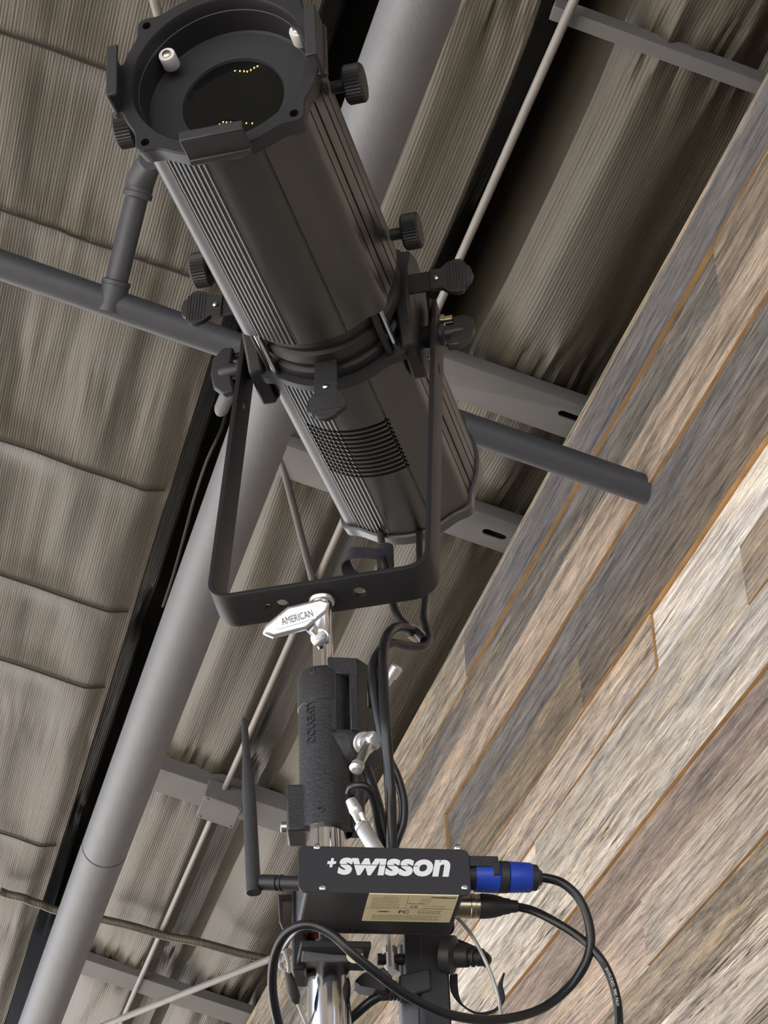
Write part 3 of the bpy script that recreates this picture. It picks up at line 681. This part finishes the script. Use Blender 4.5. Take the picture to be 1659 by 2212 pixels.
# ------------------------------------------------------------------ control box
DB = V((.1298, .9915, 0)).normalized(); XB = DB.cross(up).normalized()
F0 = P(830, 1928, 1.80)
def bx_(px, py):                               # point on the front face plane
    r = ray(px, py); return r*(F0.dot(DB)/r.dot(DB))
BLc = bx_(645, 1927); BRc = bx_(1018, 1926); TLc = bx_(630, 1826); TRc = bx_(1005, 1826)
zb = BLc.z; ht = (TLc-BLc).dot(up); wB = (BRc-BLc).dot(XB); oB = V((BLc.x, BLc.y, BLc.z)); oc = oB+XB*wB/2+up*ht/2
bxr = thing('wireless_receiver', oB+XB*wB/2, 'black wireless receiver box with white swisson lettering strapped in front of the pole', 'electronics box')
def rrect(w, h, r, n=6):
    o_ = []
    for cx_, cy_, a0 in ((w/2-r, h/2-r, 0), (-w/2+r, h/2-r, 90), (-w/2+r, -h/2+r, 180), (w/2-r, -h/2+r, 270)):
        for k in range(n+1): a = math.radians(a0+90*k/n); o_.append((cx_+r*math.cos(a), cy_+r*math.sin(a)))
    return o_
mb = MB(); mb.prism([oc+XB*a+up*b for a, b in rrect(wB, ht, .006)], DB*.0022); fp = mb.build('front_plate', M['face'], bxr, bevel=.0004)
dB = (atz(815, 2018, zb)-F0).dot(DB)
mb = MB(); mb.prism([oc+DB*.0022+XB*a+up*b for a, b in rrect(wB-.010, ht-.001, .004)], DB*(dB-.004)); mb.build('case', M['blackmatte'], bxr, bevel=.0004)
mb = MB(); mb.prism([oc+DB*dB+XB*a+up*b for a, b in rrect(wB-.004, ht, .006)], DB*-.0022); mb.build('back_cover', M['face'], bxr, bevel=.0004)
for px, py in ((685, 1830), (989, 1831), (697, 1918), (1004, 1917)):
    q = bx_(px, py); mb = MB(); mb.lathe(q, -DB, [(-.001, .0029), (.0008, .0029), (.0016, .0022), (.0018, .0012), (.0009, .001)], 18); mb.build('cover_screw', M['screw'], fp)
def logo(parent, o, ax, ay, w, h, m, dep):
    # heavy slanted lower-case lettering drawn as strokes
    text('swisson', 'lettering', h*.90, m, o+ax*w*.045, ax, ay, parent, width=w*.91, shear=.22, bold=.035, depth=dep)
lc = bx_(851, 1874); lw = (bx_(976, 1874)-bx_(728, 1874)).length
text('sw\u0131sson', 'lettering', .0150, M['paint'], lc-DB*.0003, XB, up, fp, width=lw*.985, shear=.2, bold=.04, depth=.0002)
for (ca, cb_) in (((708, 1862), (724, 1862)),):
    q = bx_(716.5, 1864); mb = MB(); w1, w2 = .0039, .0013; sh = .22
    pl = [(-w1, -w2), (-w2, -w2), (-w2, -w1), (w2, -w1), (w2, -w2), (w1, -w2), (w1, w2), (w2, w2), (w2, w1), (-w2, w1), (-w2, w2), (-w1, w2)]
    mb.prism([q-DB*.0002+XB*(a*.88+b*sh)+up*b for a, b in pl], -DB*.0003); mb.build('cross_mark', M['paint'], fp)
# thin gap through the first letters
mb = MB(); q0, q1 = bx_(722, 1868), bx_(902, 1868); mb.box(q0-DB*.0008, XB, DB, up, (0, (q1-q0).length), (0, .0004), (0, .0004)); mb.build('lettering_gap', M['face'], fp)
# label on the underside
la, lb, lcn, ld = atz(798, 1929, zb), atz(993, 1929, zb), atz(968, 1987, zb), atz(779, 1987, zb)
oL = la; wL = (lb-la).dot(XB); dL = (ld-la).dot(DB)
oL = la+DB*.001
mb = MB(); mb.box(oL-up*.0004, XB, DB, up, (0, wL), (0, dL), (0, .0008)); lbl = mb.build('rating_label', M['label'], bxr)
lbl['label'] = 'cream printed rating label'
def lt(s, u, v, h, w, bold=0, shear=0): text(s, 'printing', h, M['ink'], oL+XB*wL*u+DB*dL*v-up*.0005, XB, -DB, lbl, width=w, bold=bold, shear=shear, depth=.0)
lt('+swisson', .835, .08, .0032, wL*.29, .04, .2)
lt('TSL-R CRMX-1', .57, .315, .0018, wL*.24, .02)
lt('CE', .54, .43, .0042, wL*.085, .01); lt('FC', .445, .63, .0058, wL*.12, .03); lt('CRMX', .215, .63, .0026, wL*.14, .05, .2)
for (u, v, n_) in ((.25, .08, 1),): lt('Made in Switzerland', u, v, .0013, wL*.16)
mb = MB()
def bars(u0, u1, v0, v1, n_):
    for i in range(n_):
        v = v0+(v1-v0)*i/max(1, n_-1); x = u0
        e = u1-random.random()*.08*(u1-u0)
        while x < e:
            w = min(random.uniform(.008, .035), e-x)
            mb.box(oL+XB*wL*x+DB*dL*v-up*.0005, XB, DB, up, (0, wL*w), (0, .00042), (0, .0004)); x += w+.007
bars(.05, .38, .14, .47, 7); bars(.60, .72, .14, .24, 3); bars(.63, .90, .40, .48, 2); bars(.60, .88, .57, .68, 4); bars(.10, .90, .76, .92, 5)
mb.box(oL+DB*dL*.505-up*.0005, XB, DB, up, (0, wL), (0, .0002), (0, .0004)); mb.box(oL+XB*wL*.445-up*.0005, XB, DB, up, (0, .0002), (dL*.06, dL*.47), (0, .0004))
mb.build('small_print', M['ink'], lbl)
# connectors: blue power plug and XLR plug
def lvlx(px, py, dp): return P(px, py, dp)
mid = oB+XB*wB+DB*.014
def axpt(px, py): r = ray(px, py); return r*(mid.dot(DB)/r.dot(DB))
e0, e1_ = axpt(1010, 1893), axpt(1158, 1896); cx_ = (e1_-e0).normalized(); Ln = (e1_-e0).length
pp = thing('power_plug', e0, 'bright blue round power connector plugged into the right of the black box', 'plug')
rB = .0122
mb = MB(); mb.lathe(e0, cx_, [(-.004, rB*.9), (Ln*.30, rB*.9)], 32); mb.build('socket_body', M['blackmatte'], pp)
mb = MB(); mb.lathe(e0, cx_, [(Ln*.10, rB*.98), (Ln*.10, rB*1.02), (Ln*.44, rB*1.06), (Ln*.46, rB*1.0)], 32); mb.build('blue_body', M['blue'], pp)
mb = MB(); mb.lathe(e0, cx_, [(Ln*.45, rB*.9), (Ln*.46, rB*1.07), (Ln*.58, rB*1.07), (Ln*.59, rB*.9)], 32); mb.build('black_band', M['knob'], pp)
mb = MB(); mb.box(e0-DB*rB*1.0, cx_, DB, up, (Ln*.0, Ln*.42), (-.0012, .004), (rB*.25, rB*1.0)); mb.box(e0-DB*rB*1.0, cx_, DB, up, (Ln*.34, Ln*.44), (-.0014, .004), (-rB*.35, rB*.6)); mb.build('latch', M['blackmatte'], pp, bevel=.0006)
mb = MB(); mb.lathe(e0, cx_, [(Ln*.59, rB*.98), (Ln*.60, rB*1.04), (Ln*.90, rB*.99), (Ln*.93, rB*.93)], 32); mb.build('blue_collar', M['blue'], pp)
mb = MB(); mb.lathe(e0, cx_, [(Ln*.92, rB*.9), (Ln*1.01, rB*.86), (Ln*1.04, rB*.60), (Ln*1.08, rB*.45)], 32); mb.build('strain_relief', M['knob'], pp)
mid = oB+XB*wB+DB*.045
e0, e1_ = axpt(985, 1957), axpt(1118, 1958); cx2 = (e1_-e0).normalized(); L2 = (e1_-e0).length; rX = .0096
xp = thing('signal_plug', e0, 'black tapered signal connector with nickel shell under the blue plug', 'plug')
mb = MB(); mb.lathe(e0, cx2, [(-.012, rX), (L2*.22, rX), (L2*.23, rX*1.05), (L2*.30, rX*1.05), (L2*.31, rX), (L2*.38, rX)], 32); mb.build('shell', M['brass'], xp)
mb = MB(); mb.lathe(e0, cx2, [(L2*.37, rX*1.02), (L2*.42, rX*1.08), (L2*.60, rX*1.0), (L2*.75, rX*.80), (L2*.751, rX*.74), (L2*.87, rX*.66), (L2*.871, rX*.58), (L2, rX*.5)], 32); mb.build('boot', M['knob'], xp)

def cable(pp_, r, name, label, cat='cable', m='rubber', seg=12):
    mb = MB(); mb.tube([P(*q) for q in pp_], r, seg); return tag(mb.build(name, M[m]), label, cat)
cable([(1150, 1895, 1.875), (1180, 1897, 1.875), (1215, 1908, 1.87), (1248, 1938, 1.865), (1268, 1980, 1.86), (1276, 2030, 1.855), (1265, 2080, 1.85), (1230, 2132, 1.845), (1175, 2176, 1.83), (1110, 2198, 1.81),
       (1040, 2203, 1.79), (960, 2188, 1.77), (880, 2150, 1.76), (815, 2103, 1.755), (765, 2062, 1.755), (722, 2022, 1.76), (685, 2001, 1.765), (648, 1999, 1.77), (615, 2020, 1.78), (595, 2060, 1.79), (588, 2110, 1.80), (591, 2160, 1.81), (602, 2212, 1.82), (615, 2260, 1.83)],
      .0039, 'power_cable', 'black cable looping from the blue plug across below the box to the left')
c2 = [(1112, 1958, 1.885), (1150, 1967, 1.88), (1200, 1992, 1.87), (1255, 2028, 1.86), (1295, 2068, 1.85), (1320, 2115, 1.845), (1334, 2170, 1.84), (1337, 2225, 1.84), (1335, 2280, 1.84)]
sc_ob = cable(c2, .0037, 'signal_cable', 'black cable with white printing hanging from the tapered plug')
# printing on that cable
s_ = 'SHIELDED TWO PAIR CONTROL'; pts = [P(1318+2*0, 2090, 1.84), P(1328, 2120, 1.84), P(1336, 2160, 1.836), P(1338, 2215, 1.836)]
pr2 = [(1310, 2092), (1319, 2110), (1327, 2135), (1332, 2155), (1335, 2175), (1337, 2198), (1338, 2222)]
def along(t_):
    n_ = len(pr2)-1; i = min(int(t_*n_), n_-1); f_ = t_*n_-i; a, b = pr2[i], pr2[i+1]
    return (a[0]+(b[0]-a[0])*f_, a[1]+(b[1]-a[1])*f_), (b[0]-a[0], b[1]-a[1])
for i, ch in enumerate(s_):
    if ch == ' ': continue
    (px, py), (dx_, dy_) = along(i/len(s_)); o_ = P(px, py, 1.8365); ln = math.hypot(dx_, dy_)
    ax = (P(px+dx_/ln, py+dy_/ln, 1.8365)-o_).normalized(); nrm = -(ray(px, py).normalized()); ay = nrm.cross(ax)
    text(ch, 'printing', .0022, M['paint'], o_, ax, ay, sc_ob, depth=.0001)
# cables from the spotlight
cable([(816, 1116, 2.80), (819, 1142, 2.70), (824, 1168, 2.52), (828, 1195, 2.35), (838, 1240, 2.26), (848, 1300, 2.19), (858, 1330, 2.16), (872, 1348, 2.13), (895, 1362, 2.11), (915, 1382, 2.10)], .0042, 'lamp_cable', 'black lamp cable passing through the fabric strap behind the yoke')
cable([(904, 1108, 2.80), (905, 1136, 2.70), (906, 1170, 2.52), (907, 1210, 2.36), (914, 1262, 2.27), (919, 1290, 2.22), (915, 1333, 2.16), (921, 1360, 2.13), (925, 1382, 2.11), (912, 1397, 2.09), (880, 1396, 2.07), (848, 1390, 2.05), (822, 1405, 2.03), (807, 1430, 2.01),
       (805, 1465, 1.99), (812, 1520, 1.975), (825, 1590, 1.96), (840, 1640, 1.955), (858, 1680, 1.95), (871, 1730, 1.945), (870, 1775, 1.94), (858, 1810, 1.935), (848, 1840, 1.93)], .0042, 'lamp_cable', 'black lamp cable emerging right of the yoke and bulging outward above the box')
cable([(900, 1371, 2.115), (878, 1357, 2.10), (855, 1357, 2.08), (838, 1372, 2.05), (829, 1400, 2.03), (827, 1440, 2.0), (829, 1500, 1.975), (833, 1570, 1.955), (838, 1640, 1.945), (843, 1710, 1.935), (845, 1780, 1.93), (846, 1840, 1.925)], .0050, 'lamp_cable', 'thick black cable running straight down beside the clamp to the box')
cable([(870, 1352, 2.115), (892, 1355, 2.112), (912, 1370, 2.11), (905, 1383, 2.108), (885, 1372, 2.11)], .0032, 'cable_sheath', 'frayed brown inner sheath inside the cable bend', m='tan')
cable([(792, 1660, 1.99), (800, 1685, 1.98), (813, 1725, 1.97), (824, 1770, 1.96), (832, 1840, 1.95)], .0045, 'signal_cable', 'short black cable behind the silver safety hook')
cable([(754, 1712, 1.93), (760, 1700, 1.925), (778, 1696, 1.92), (798, 1706, 1.92), (809, 1735, 1.925), (815, 1775, 1.93), (828, 1830, 1.935)], .0036, 'signal_cable', 'glossy black cable arching over the silver safety hook')
# fabric strap
mb = MB(); mb.lathe(P(832, 1203, 2.33), up, [(-.016, .009), (.012, .009)], 16)
sp1 = [P(838, 1203, 2.315), P(815, 1197, 2.31), P(785, 1194, 2.31), (P(762, 1194, 2.31)), P(750, 1202, 2.315), P(746, 1216, 2.32), P(752, 1234, 2.325), P(766, 1247, 2.33), P(785, 1256, 2.34)]
mb.strip(smooth(sp1), smooth([up, up, up, up, (up+RX*.3), (up+RX*.8), (up*.6+RX), (up*.6+RX), (up*.6+RX)]), .0125, .0015)
tag(mb.build('cable_strap', M['cloth']), 'dark fabric cable strap with loose curling tail under the lamp', 'strap')

# safety hook and wire at the clamp
h0, h1 = P(752, 1722, 1.93), P(815, 1835, 1.90); hd = (h1-h0).normalized()
sh_ = thing('safety_hook', h0, 'silver safety hook with crimped sleeve right of the black clamp', 'hook')
mb = MB(); mb.tube([P(757, 1728, 1.93), P(768, 1750, 1.925), P(777, 1772, 1.922)], [.0045, .0058, .0028], 12); mb.build('hook_body', M['alu'], sh_)
mb = MB(); mb.tube([P(768, 1764, 1.925), P(780, 1786, 1.92)], .0024, 10, smooth=False); mb.tube([P(780, 1756, 1.92), P(790, 1780, 1.915)], .0022, 10, smooth=False); mb.build('fork', M['alu'], sh_)
mb = MB(); q = P(780, 1782, 1.918); mb.lathe(q, (P(815, 1840, 1.90)-q).normalized(), [(0, .0062), (.004, .0068), (.0045, .0062), (.006, .0068), (.045, .0070)], 22); mb.build('sleeve', M['alu'], sh_)

# antenna
an = thing('antenna', P(590, 1905, 1.84), 'tall tapered black antenna on the left side of the box', 'antenna')
mb = MB(); mb.tube([P(527, 1555, 1.95), P(528, 1562, 1.948), P(533, 1640, 1.925), P(537, 1700, 1.91), P(542, 1800, 1.885), P(547, 1900, 1.86), P(549, 1928, 1.853)], [.0014, .0026, .0037, .0056, .0059, .0062, .0063], 24); mb.build('whip', M['plastic'], an)
q = P(549, 1928, 1.853); ax = (P(549, 1928, 1.853)-P(547, 1900, 1.86)).normalized()
mb = MB(); mb.lathe(q, ax, [(-.004, .0064), (.0003, .0062), (.0004, .0038), (.0002, .001)], 24); mb.build('hinge_end', M['blackmatte'], an)
q = P(552, 1906, 1.86); ax = (P(640, 1908, 1.845)-q).normalized()
mb = MB(); mb.lathe(q, ax, [(0, .0045), (.005, .0045), (.006, .0066), (.020, .0066), (.0205, .0055), (.022, .0055), (.0225, .0068), (.0245, .0068), (.025, .006), (.045, .006)], 24); mb.build('screw_collar', M['face'], an)

# ------------------------------------------------------------------ hardware under the box
zk = pz(2040)
bk = thing('pole_bracket', pole(zk), 'dark steel bracket holding the receiver box on the chrome pole', 'bracket')
mb = MB(); q = atz(655, 2030, zb-.006); q2 = atz(800, 2035, zb-.006)
mb.box(q, XB, DB, up, (-.002, .056), (0, .05), (-.006, .0)); mb.build('top_plate', M['blackmatte'], bk, bevel=.001)
mb = MB(); pa = [P(655, 2046, 1.86), P(650, 2076, 1.86), P(785, 2076, 1.87), P(800, 2046, 1.88)]
mb.prism(pa, DB*.003); fl = mb.build('flange', M['beam'], bk, bevel=.001)
mb = MB(); mb.lathe(P(766, 2064, 1.868), -DB, [(0, .007), (.0008, .007)], 20); sk = mb.build('pale_disc', M['label'], fl)  # flat cream disc laid on the flange
mb = MB(); mb.prism([P(785, 2100, 1.9), P(830, 2088, 1.88), P(850, 2110, 1.88), P(835, 2140, 1.885), P(780, 2130, 1.90), P(765, 2118, 1.9)], DB*.02); mb.build('clamp_jaw', M['blackmatte'], bk, bevel=.002)
mb = MB(); mb.box(pole(zk), RX, HF, up, (-.03, -.0185), (-.02, .02), (-.03, .02)); mb.build('saddle', M['blackmatte'], bk, bevel=.002)
# side loop plate left of the pole
lp = [(603, 1940), (640, 1936), (646, 1996), (634, 2004), (612, 2004), (600, 1990)]
mb = MB(); dq = 1.88
ol = [P(601, 1932, dq), P(645, 1932, dq), P(648, 1990, dq), P(640, 2006, dq), P(612, 2008, dq), P(604, 1990, dq)]
il = [P(610, 1945, dq), P(638, 1945, dq), P(639, 1985, dq), P(633, 1994, dq), P(616, 1995, dq), P(611, 1985, dq)]
n6 = 6; dpt = DB*.004
mb.add(ol+il+[a+dpt for a in ol]+[a+dpt for a in il], [(i, (i+1) % 6, (i+1) % 6+6, i+6) for i in range(6)]+[(i+12, i+18, (i+1) % 6+18, (i+1) % 6+12) for i in range(6)]+[(i, i+12, (i+1) % 6+12, (i+1) % 6) for i in range(6)]+[(i+6, (i+1) % 6+6, (i+1) % 6+18, i+18) for i in range(6)])
mb.build('loop_plate', M['blackmatte'], bk, bevel=.0006)
mb = MB(); mb.box(pole(pz(1965)), RX, HF, up, (-.019, -.0165), (-.025, -.005), (-.03, .018)); mb.build('red_tab', M['red'], bk)
# upright clamp arm on the right of the pole
ps_ = thing('clamp_arm', P(930, 2110, 1.93), 'upright dark metal clamp arm under the right side of the box', 'clamp')
mb = MB(); q = P(938, 2020, 1.93); mb.box(q, XB, DB, up, (-.013, .0115), (0, .03), (-.16, .012)); mb.build('arm', M['blackmatte'], ps_, bevel=.002)
mb = MB(); q = P(888, 2050, 1.945); mb.box(q, XB, DB, up, (-.010, .008), (0, .02), (-.15, .005)); mb.build('side_face', M['pipe'], ps_, bevel=.002)
mb = MB(); q = P(862, 2035, 1.93)
mb.lathe(P(842, 2038, 1.92), up, [(-.022, .0035), (.012, .0035)], 8); mb.lathe(P(842, 2052, 1.92), up, [(-.004, .0065), (.002, .0065)], 6); mb.lathe(P(846, 2090, 1.92), up, [(-.004, .0065), (.002, .0065)], 6); mb.build('bolt', M['zinc'], ps_)
mb = MB(); mb.lathe(P(815, 2072, 1.925), XB, [(0, .005), (.03, .005)], 12); mb.build('pivot_pin', M['blackmatte'], ps_)
mb = MB(); mb.box(P(875, 2055, 1.92), XB, DB, up, (0, .014), (0, .015), (-.02, .018)); mb.build('small_block', M['blackmatte'], ps_, bevel=.001)
# grey plug into it, lower left, with its cable
q0, q1 = P(925, 2125, 1.91), P(862, 2140, 1.905); ax = (q1-q0).normalized()
pl_ = thing('mains_plug', q0, 'dark grey plug entering the clamp arm above the crossing black cable', 'plug')
mb = MB(); e_ = up.cross(ax).normalized(); mb.box(q0, ax, e_, up, (-.002, .026), (-.008, .008), (-.009, .011)); mb.build('body', M['plastic'], pl_, bevel=.002)
mb = MB(); mb.lathe(q0, ax, [(.026, .0085), (.029, .0085), (.0295, .007), (.032, .0075), (.0325, .0065), (.035, .007), (.036, .006), (.04, .0055), (.044, .0045)], 20); mb.build('strain_relief', M['knob'], pl_)
cable([(832, 2146, 1.904), (805, 2160, 1.90), (775, 2185, 1.90), (745, 2215, 1.90), (720, 2260, 1.90)], .0042, 'mains_cable', 'black cable dropping down left from the dark grey plug')
# right hand plug
q0, q1 = P(965, 2062, 1.92), P(1042, 2068, 1.91); ax = (q1-q0).normalized()
pr_ = thing('mains_plug', q0, 'black ribbed plug pointing right beneath the receiver box', 'plug')
mb = MB(); mb.lathe(q0, ax, [(-.003, .0165), (.006, .0165), (.009, .0105), (.019, .0095)], 28); mb.build('body', M['plastic'], pr_)
mb = MB(); mb.lathe(q0, ax, [(.018, .0092), (.020, .0092), (.0205, .0075), (.0225, .0075), (.023, .0088), (.025, .0088), (.0255, .0072), (.0275, .0072), (.028, .008), (.032, .0072), (.034, .004)], 24); mb.build('strain_relief', M['knob'], pr_)
cable([(945, 2025, 1.96), (975, 2034, 1.95), (1010, 2048, 1.94), (1040, 2062, 1.925), (1052, 2072, 1.905), (1046, 2082, 1.90)], .0042, 'mains_cable', 'short black cable bending into the right-hand ribbed plug')
mb = MB(); sp2 = [P(980, 2105, 1.93), P(982, 2140, 1.93), P(1000, 2172, 1.93), (P(1035, 2190, 1.93)), P(1070, 2182, 1.93), P(1084, 2160, 1.93), P(1081, 2130, 1.93), P(1089, 2103, 1.93)]
mb.strip(smooth(sp2), smooth([DB*.7+RX*.7, DB*.7+RX*.7, DB+RX*.3+up*.3, DB+up*.6, DB+up*.5, DB-RX*.3, DB-RX*.2, DB]), .008, .0015)
tag(mb.build('cable_strap', M['cloth']), 'thin black strap curling in a hook shape below the right plug', 'strap')
cable([(978, 1975, 1.90), (1000, 1995, 1.90), (1025, 2030, 1.90), (1048, 2075, 1.89), (1068, 2125, 1.885), (1080, 2175, 1.88), (1088, 2240, 1.88)], .0016, 'steel_wire', 'thin pale steel wire hanging in front of the right plug', 'wire', 'cable')
# safety wire, left
sw = thing('safety_wire', P(612, 2060, 1.88), 'silver safety wire with black crimp sleeve left of the chrome pole', 'wire')
mb = MB(); mb.tube([P(645, 2008, 1.87), P(625, 2030, 1.87), P(610, 2052, 1.87), P(603, 2070, 1.87), P(606, 2088, 1.87), P(618, 2100, 1.87), P(622, 2112, 1.87)], .0016, 10)
mb.tube([P(622, 2112, 1.87), P(624, 2094, 1.868), P(621, 2072, 1.866), P(612, 2056, 1.866), P(605, 2062, 1.868), P(606, 2084, 1.87)], .0017, 10)
mb.tube([P(640, 2160, 1.87), P(652, 2188, 1.87), P(668, 2225, 1.87)], .0017, 10); mb.build('wire_loop', M['cable'], sw)
mb = MB(); mb.tube([P(620, 2098, 1.87), P(627, 2118, 1.87), P(632, 2138, 1.87), P(638, 2156, 1.87), P(642, 2168, 1.87)], [.0025, .0042, .005, .0048, .0022], 16); mb.build('crimp_sleeve', M['knob'], sw)
mb = MB(); mb.lathe(P(606, 2070, 1.872), ray(606, 2070).normalized(), [(-.004, .004), (.004, .004)], 6); mb.build('shackle_nut', M['zinc'], sw)

# ------------------------------------------------------------------ festoon lights hung under the roof behind the camera (they show in the lens)
def bounce(px, py):
    """where the lens mirrors that line of sight to"""
    d = ray(px, py).normalized(); cen_ = loc(-.396+math.sqrt(Rl*Rl-.0475**2)); b_ = -d.dot(cen_); c_ = cen_.length_squared-Rl*Rl
    disc = b_*b_-c_
    if disc <= 0: return None
    k = -b_-math.sqrt(disc); h_ = d*k; n_ = (h_-cen_).normalized(); r_ = d-2*d.dot(n_)*n_
    tt = 4.0
    if r_.z+SL*r_.x > 0: tt = min(tt, (3.1+WX*SL-h_.z-SL*h_.x)/(r_.z+SL*r_.x)-.12)
    return h_+r_*max(tt, .3)
for lab, lst in (('nearer', [(697, 400), (732, 397), (765, 395), (797, 396), (825, 398), (848, 399), (866, 401), (886, 392), (905, 380), (923, 371), (938, 362), (955, 353)]),
                 ('farther', [(711, 697), (731, 684), (750, 686), (773, 686), (797, 688), (861, 690), (894, 691)])):
    qs = [bounce(200+a/2.592, b/2.592) for a, b in lst]; qs = [q for q in qs if q]
    if len(qs) < 2: continue
    fs_ = thing('festoon_lights', qs[0]+up*.018, 'string of small warm bulbs mirrored in the lens, '+('upper row' if lab == 'nearer' else 'lower row'), 'string lights')
    mb = MB(); mb.tube([q+up*.018 for q in qs], .0015, 8); mb.build('wire', M['rubber'], fs_)
    for q in qs:
        mb = MB(); mb.lathe(q, up, [(-.0045, .0006), (-.004, .002), (-.0013, .0032), (.0013, .0032), (.0055, .002)], 16); bo_ = mb.build('bulb', M['bulb'], fs_)
        mb = MB(); mb.lathe(q, up, [(.005, .0028), (.017, .0028)], 12); mb.build('bulb_socket', M['rubber'], fs_)

for o in bpy.data.objects:
    if '_w' in o: del o['_w']
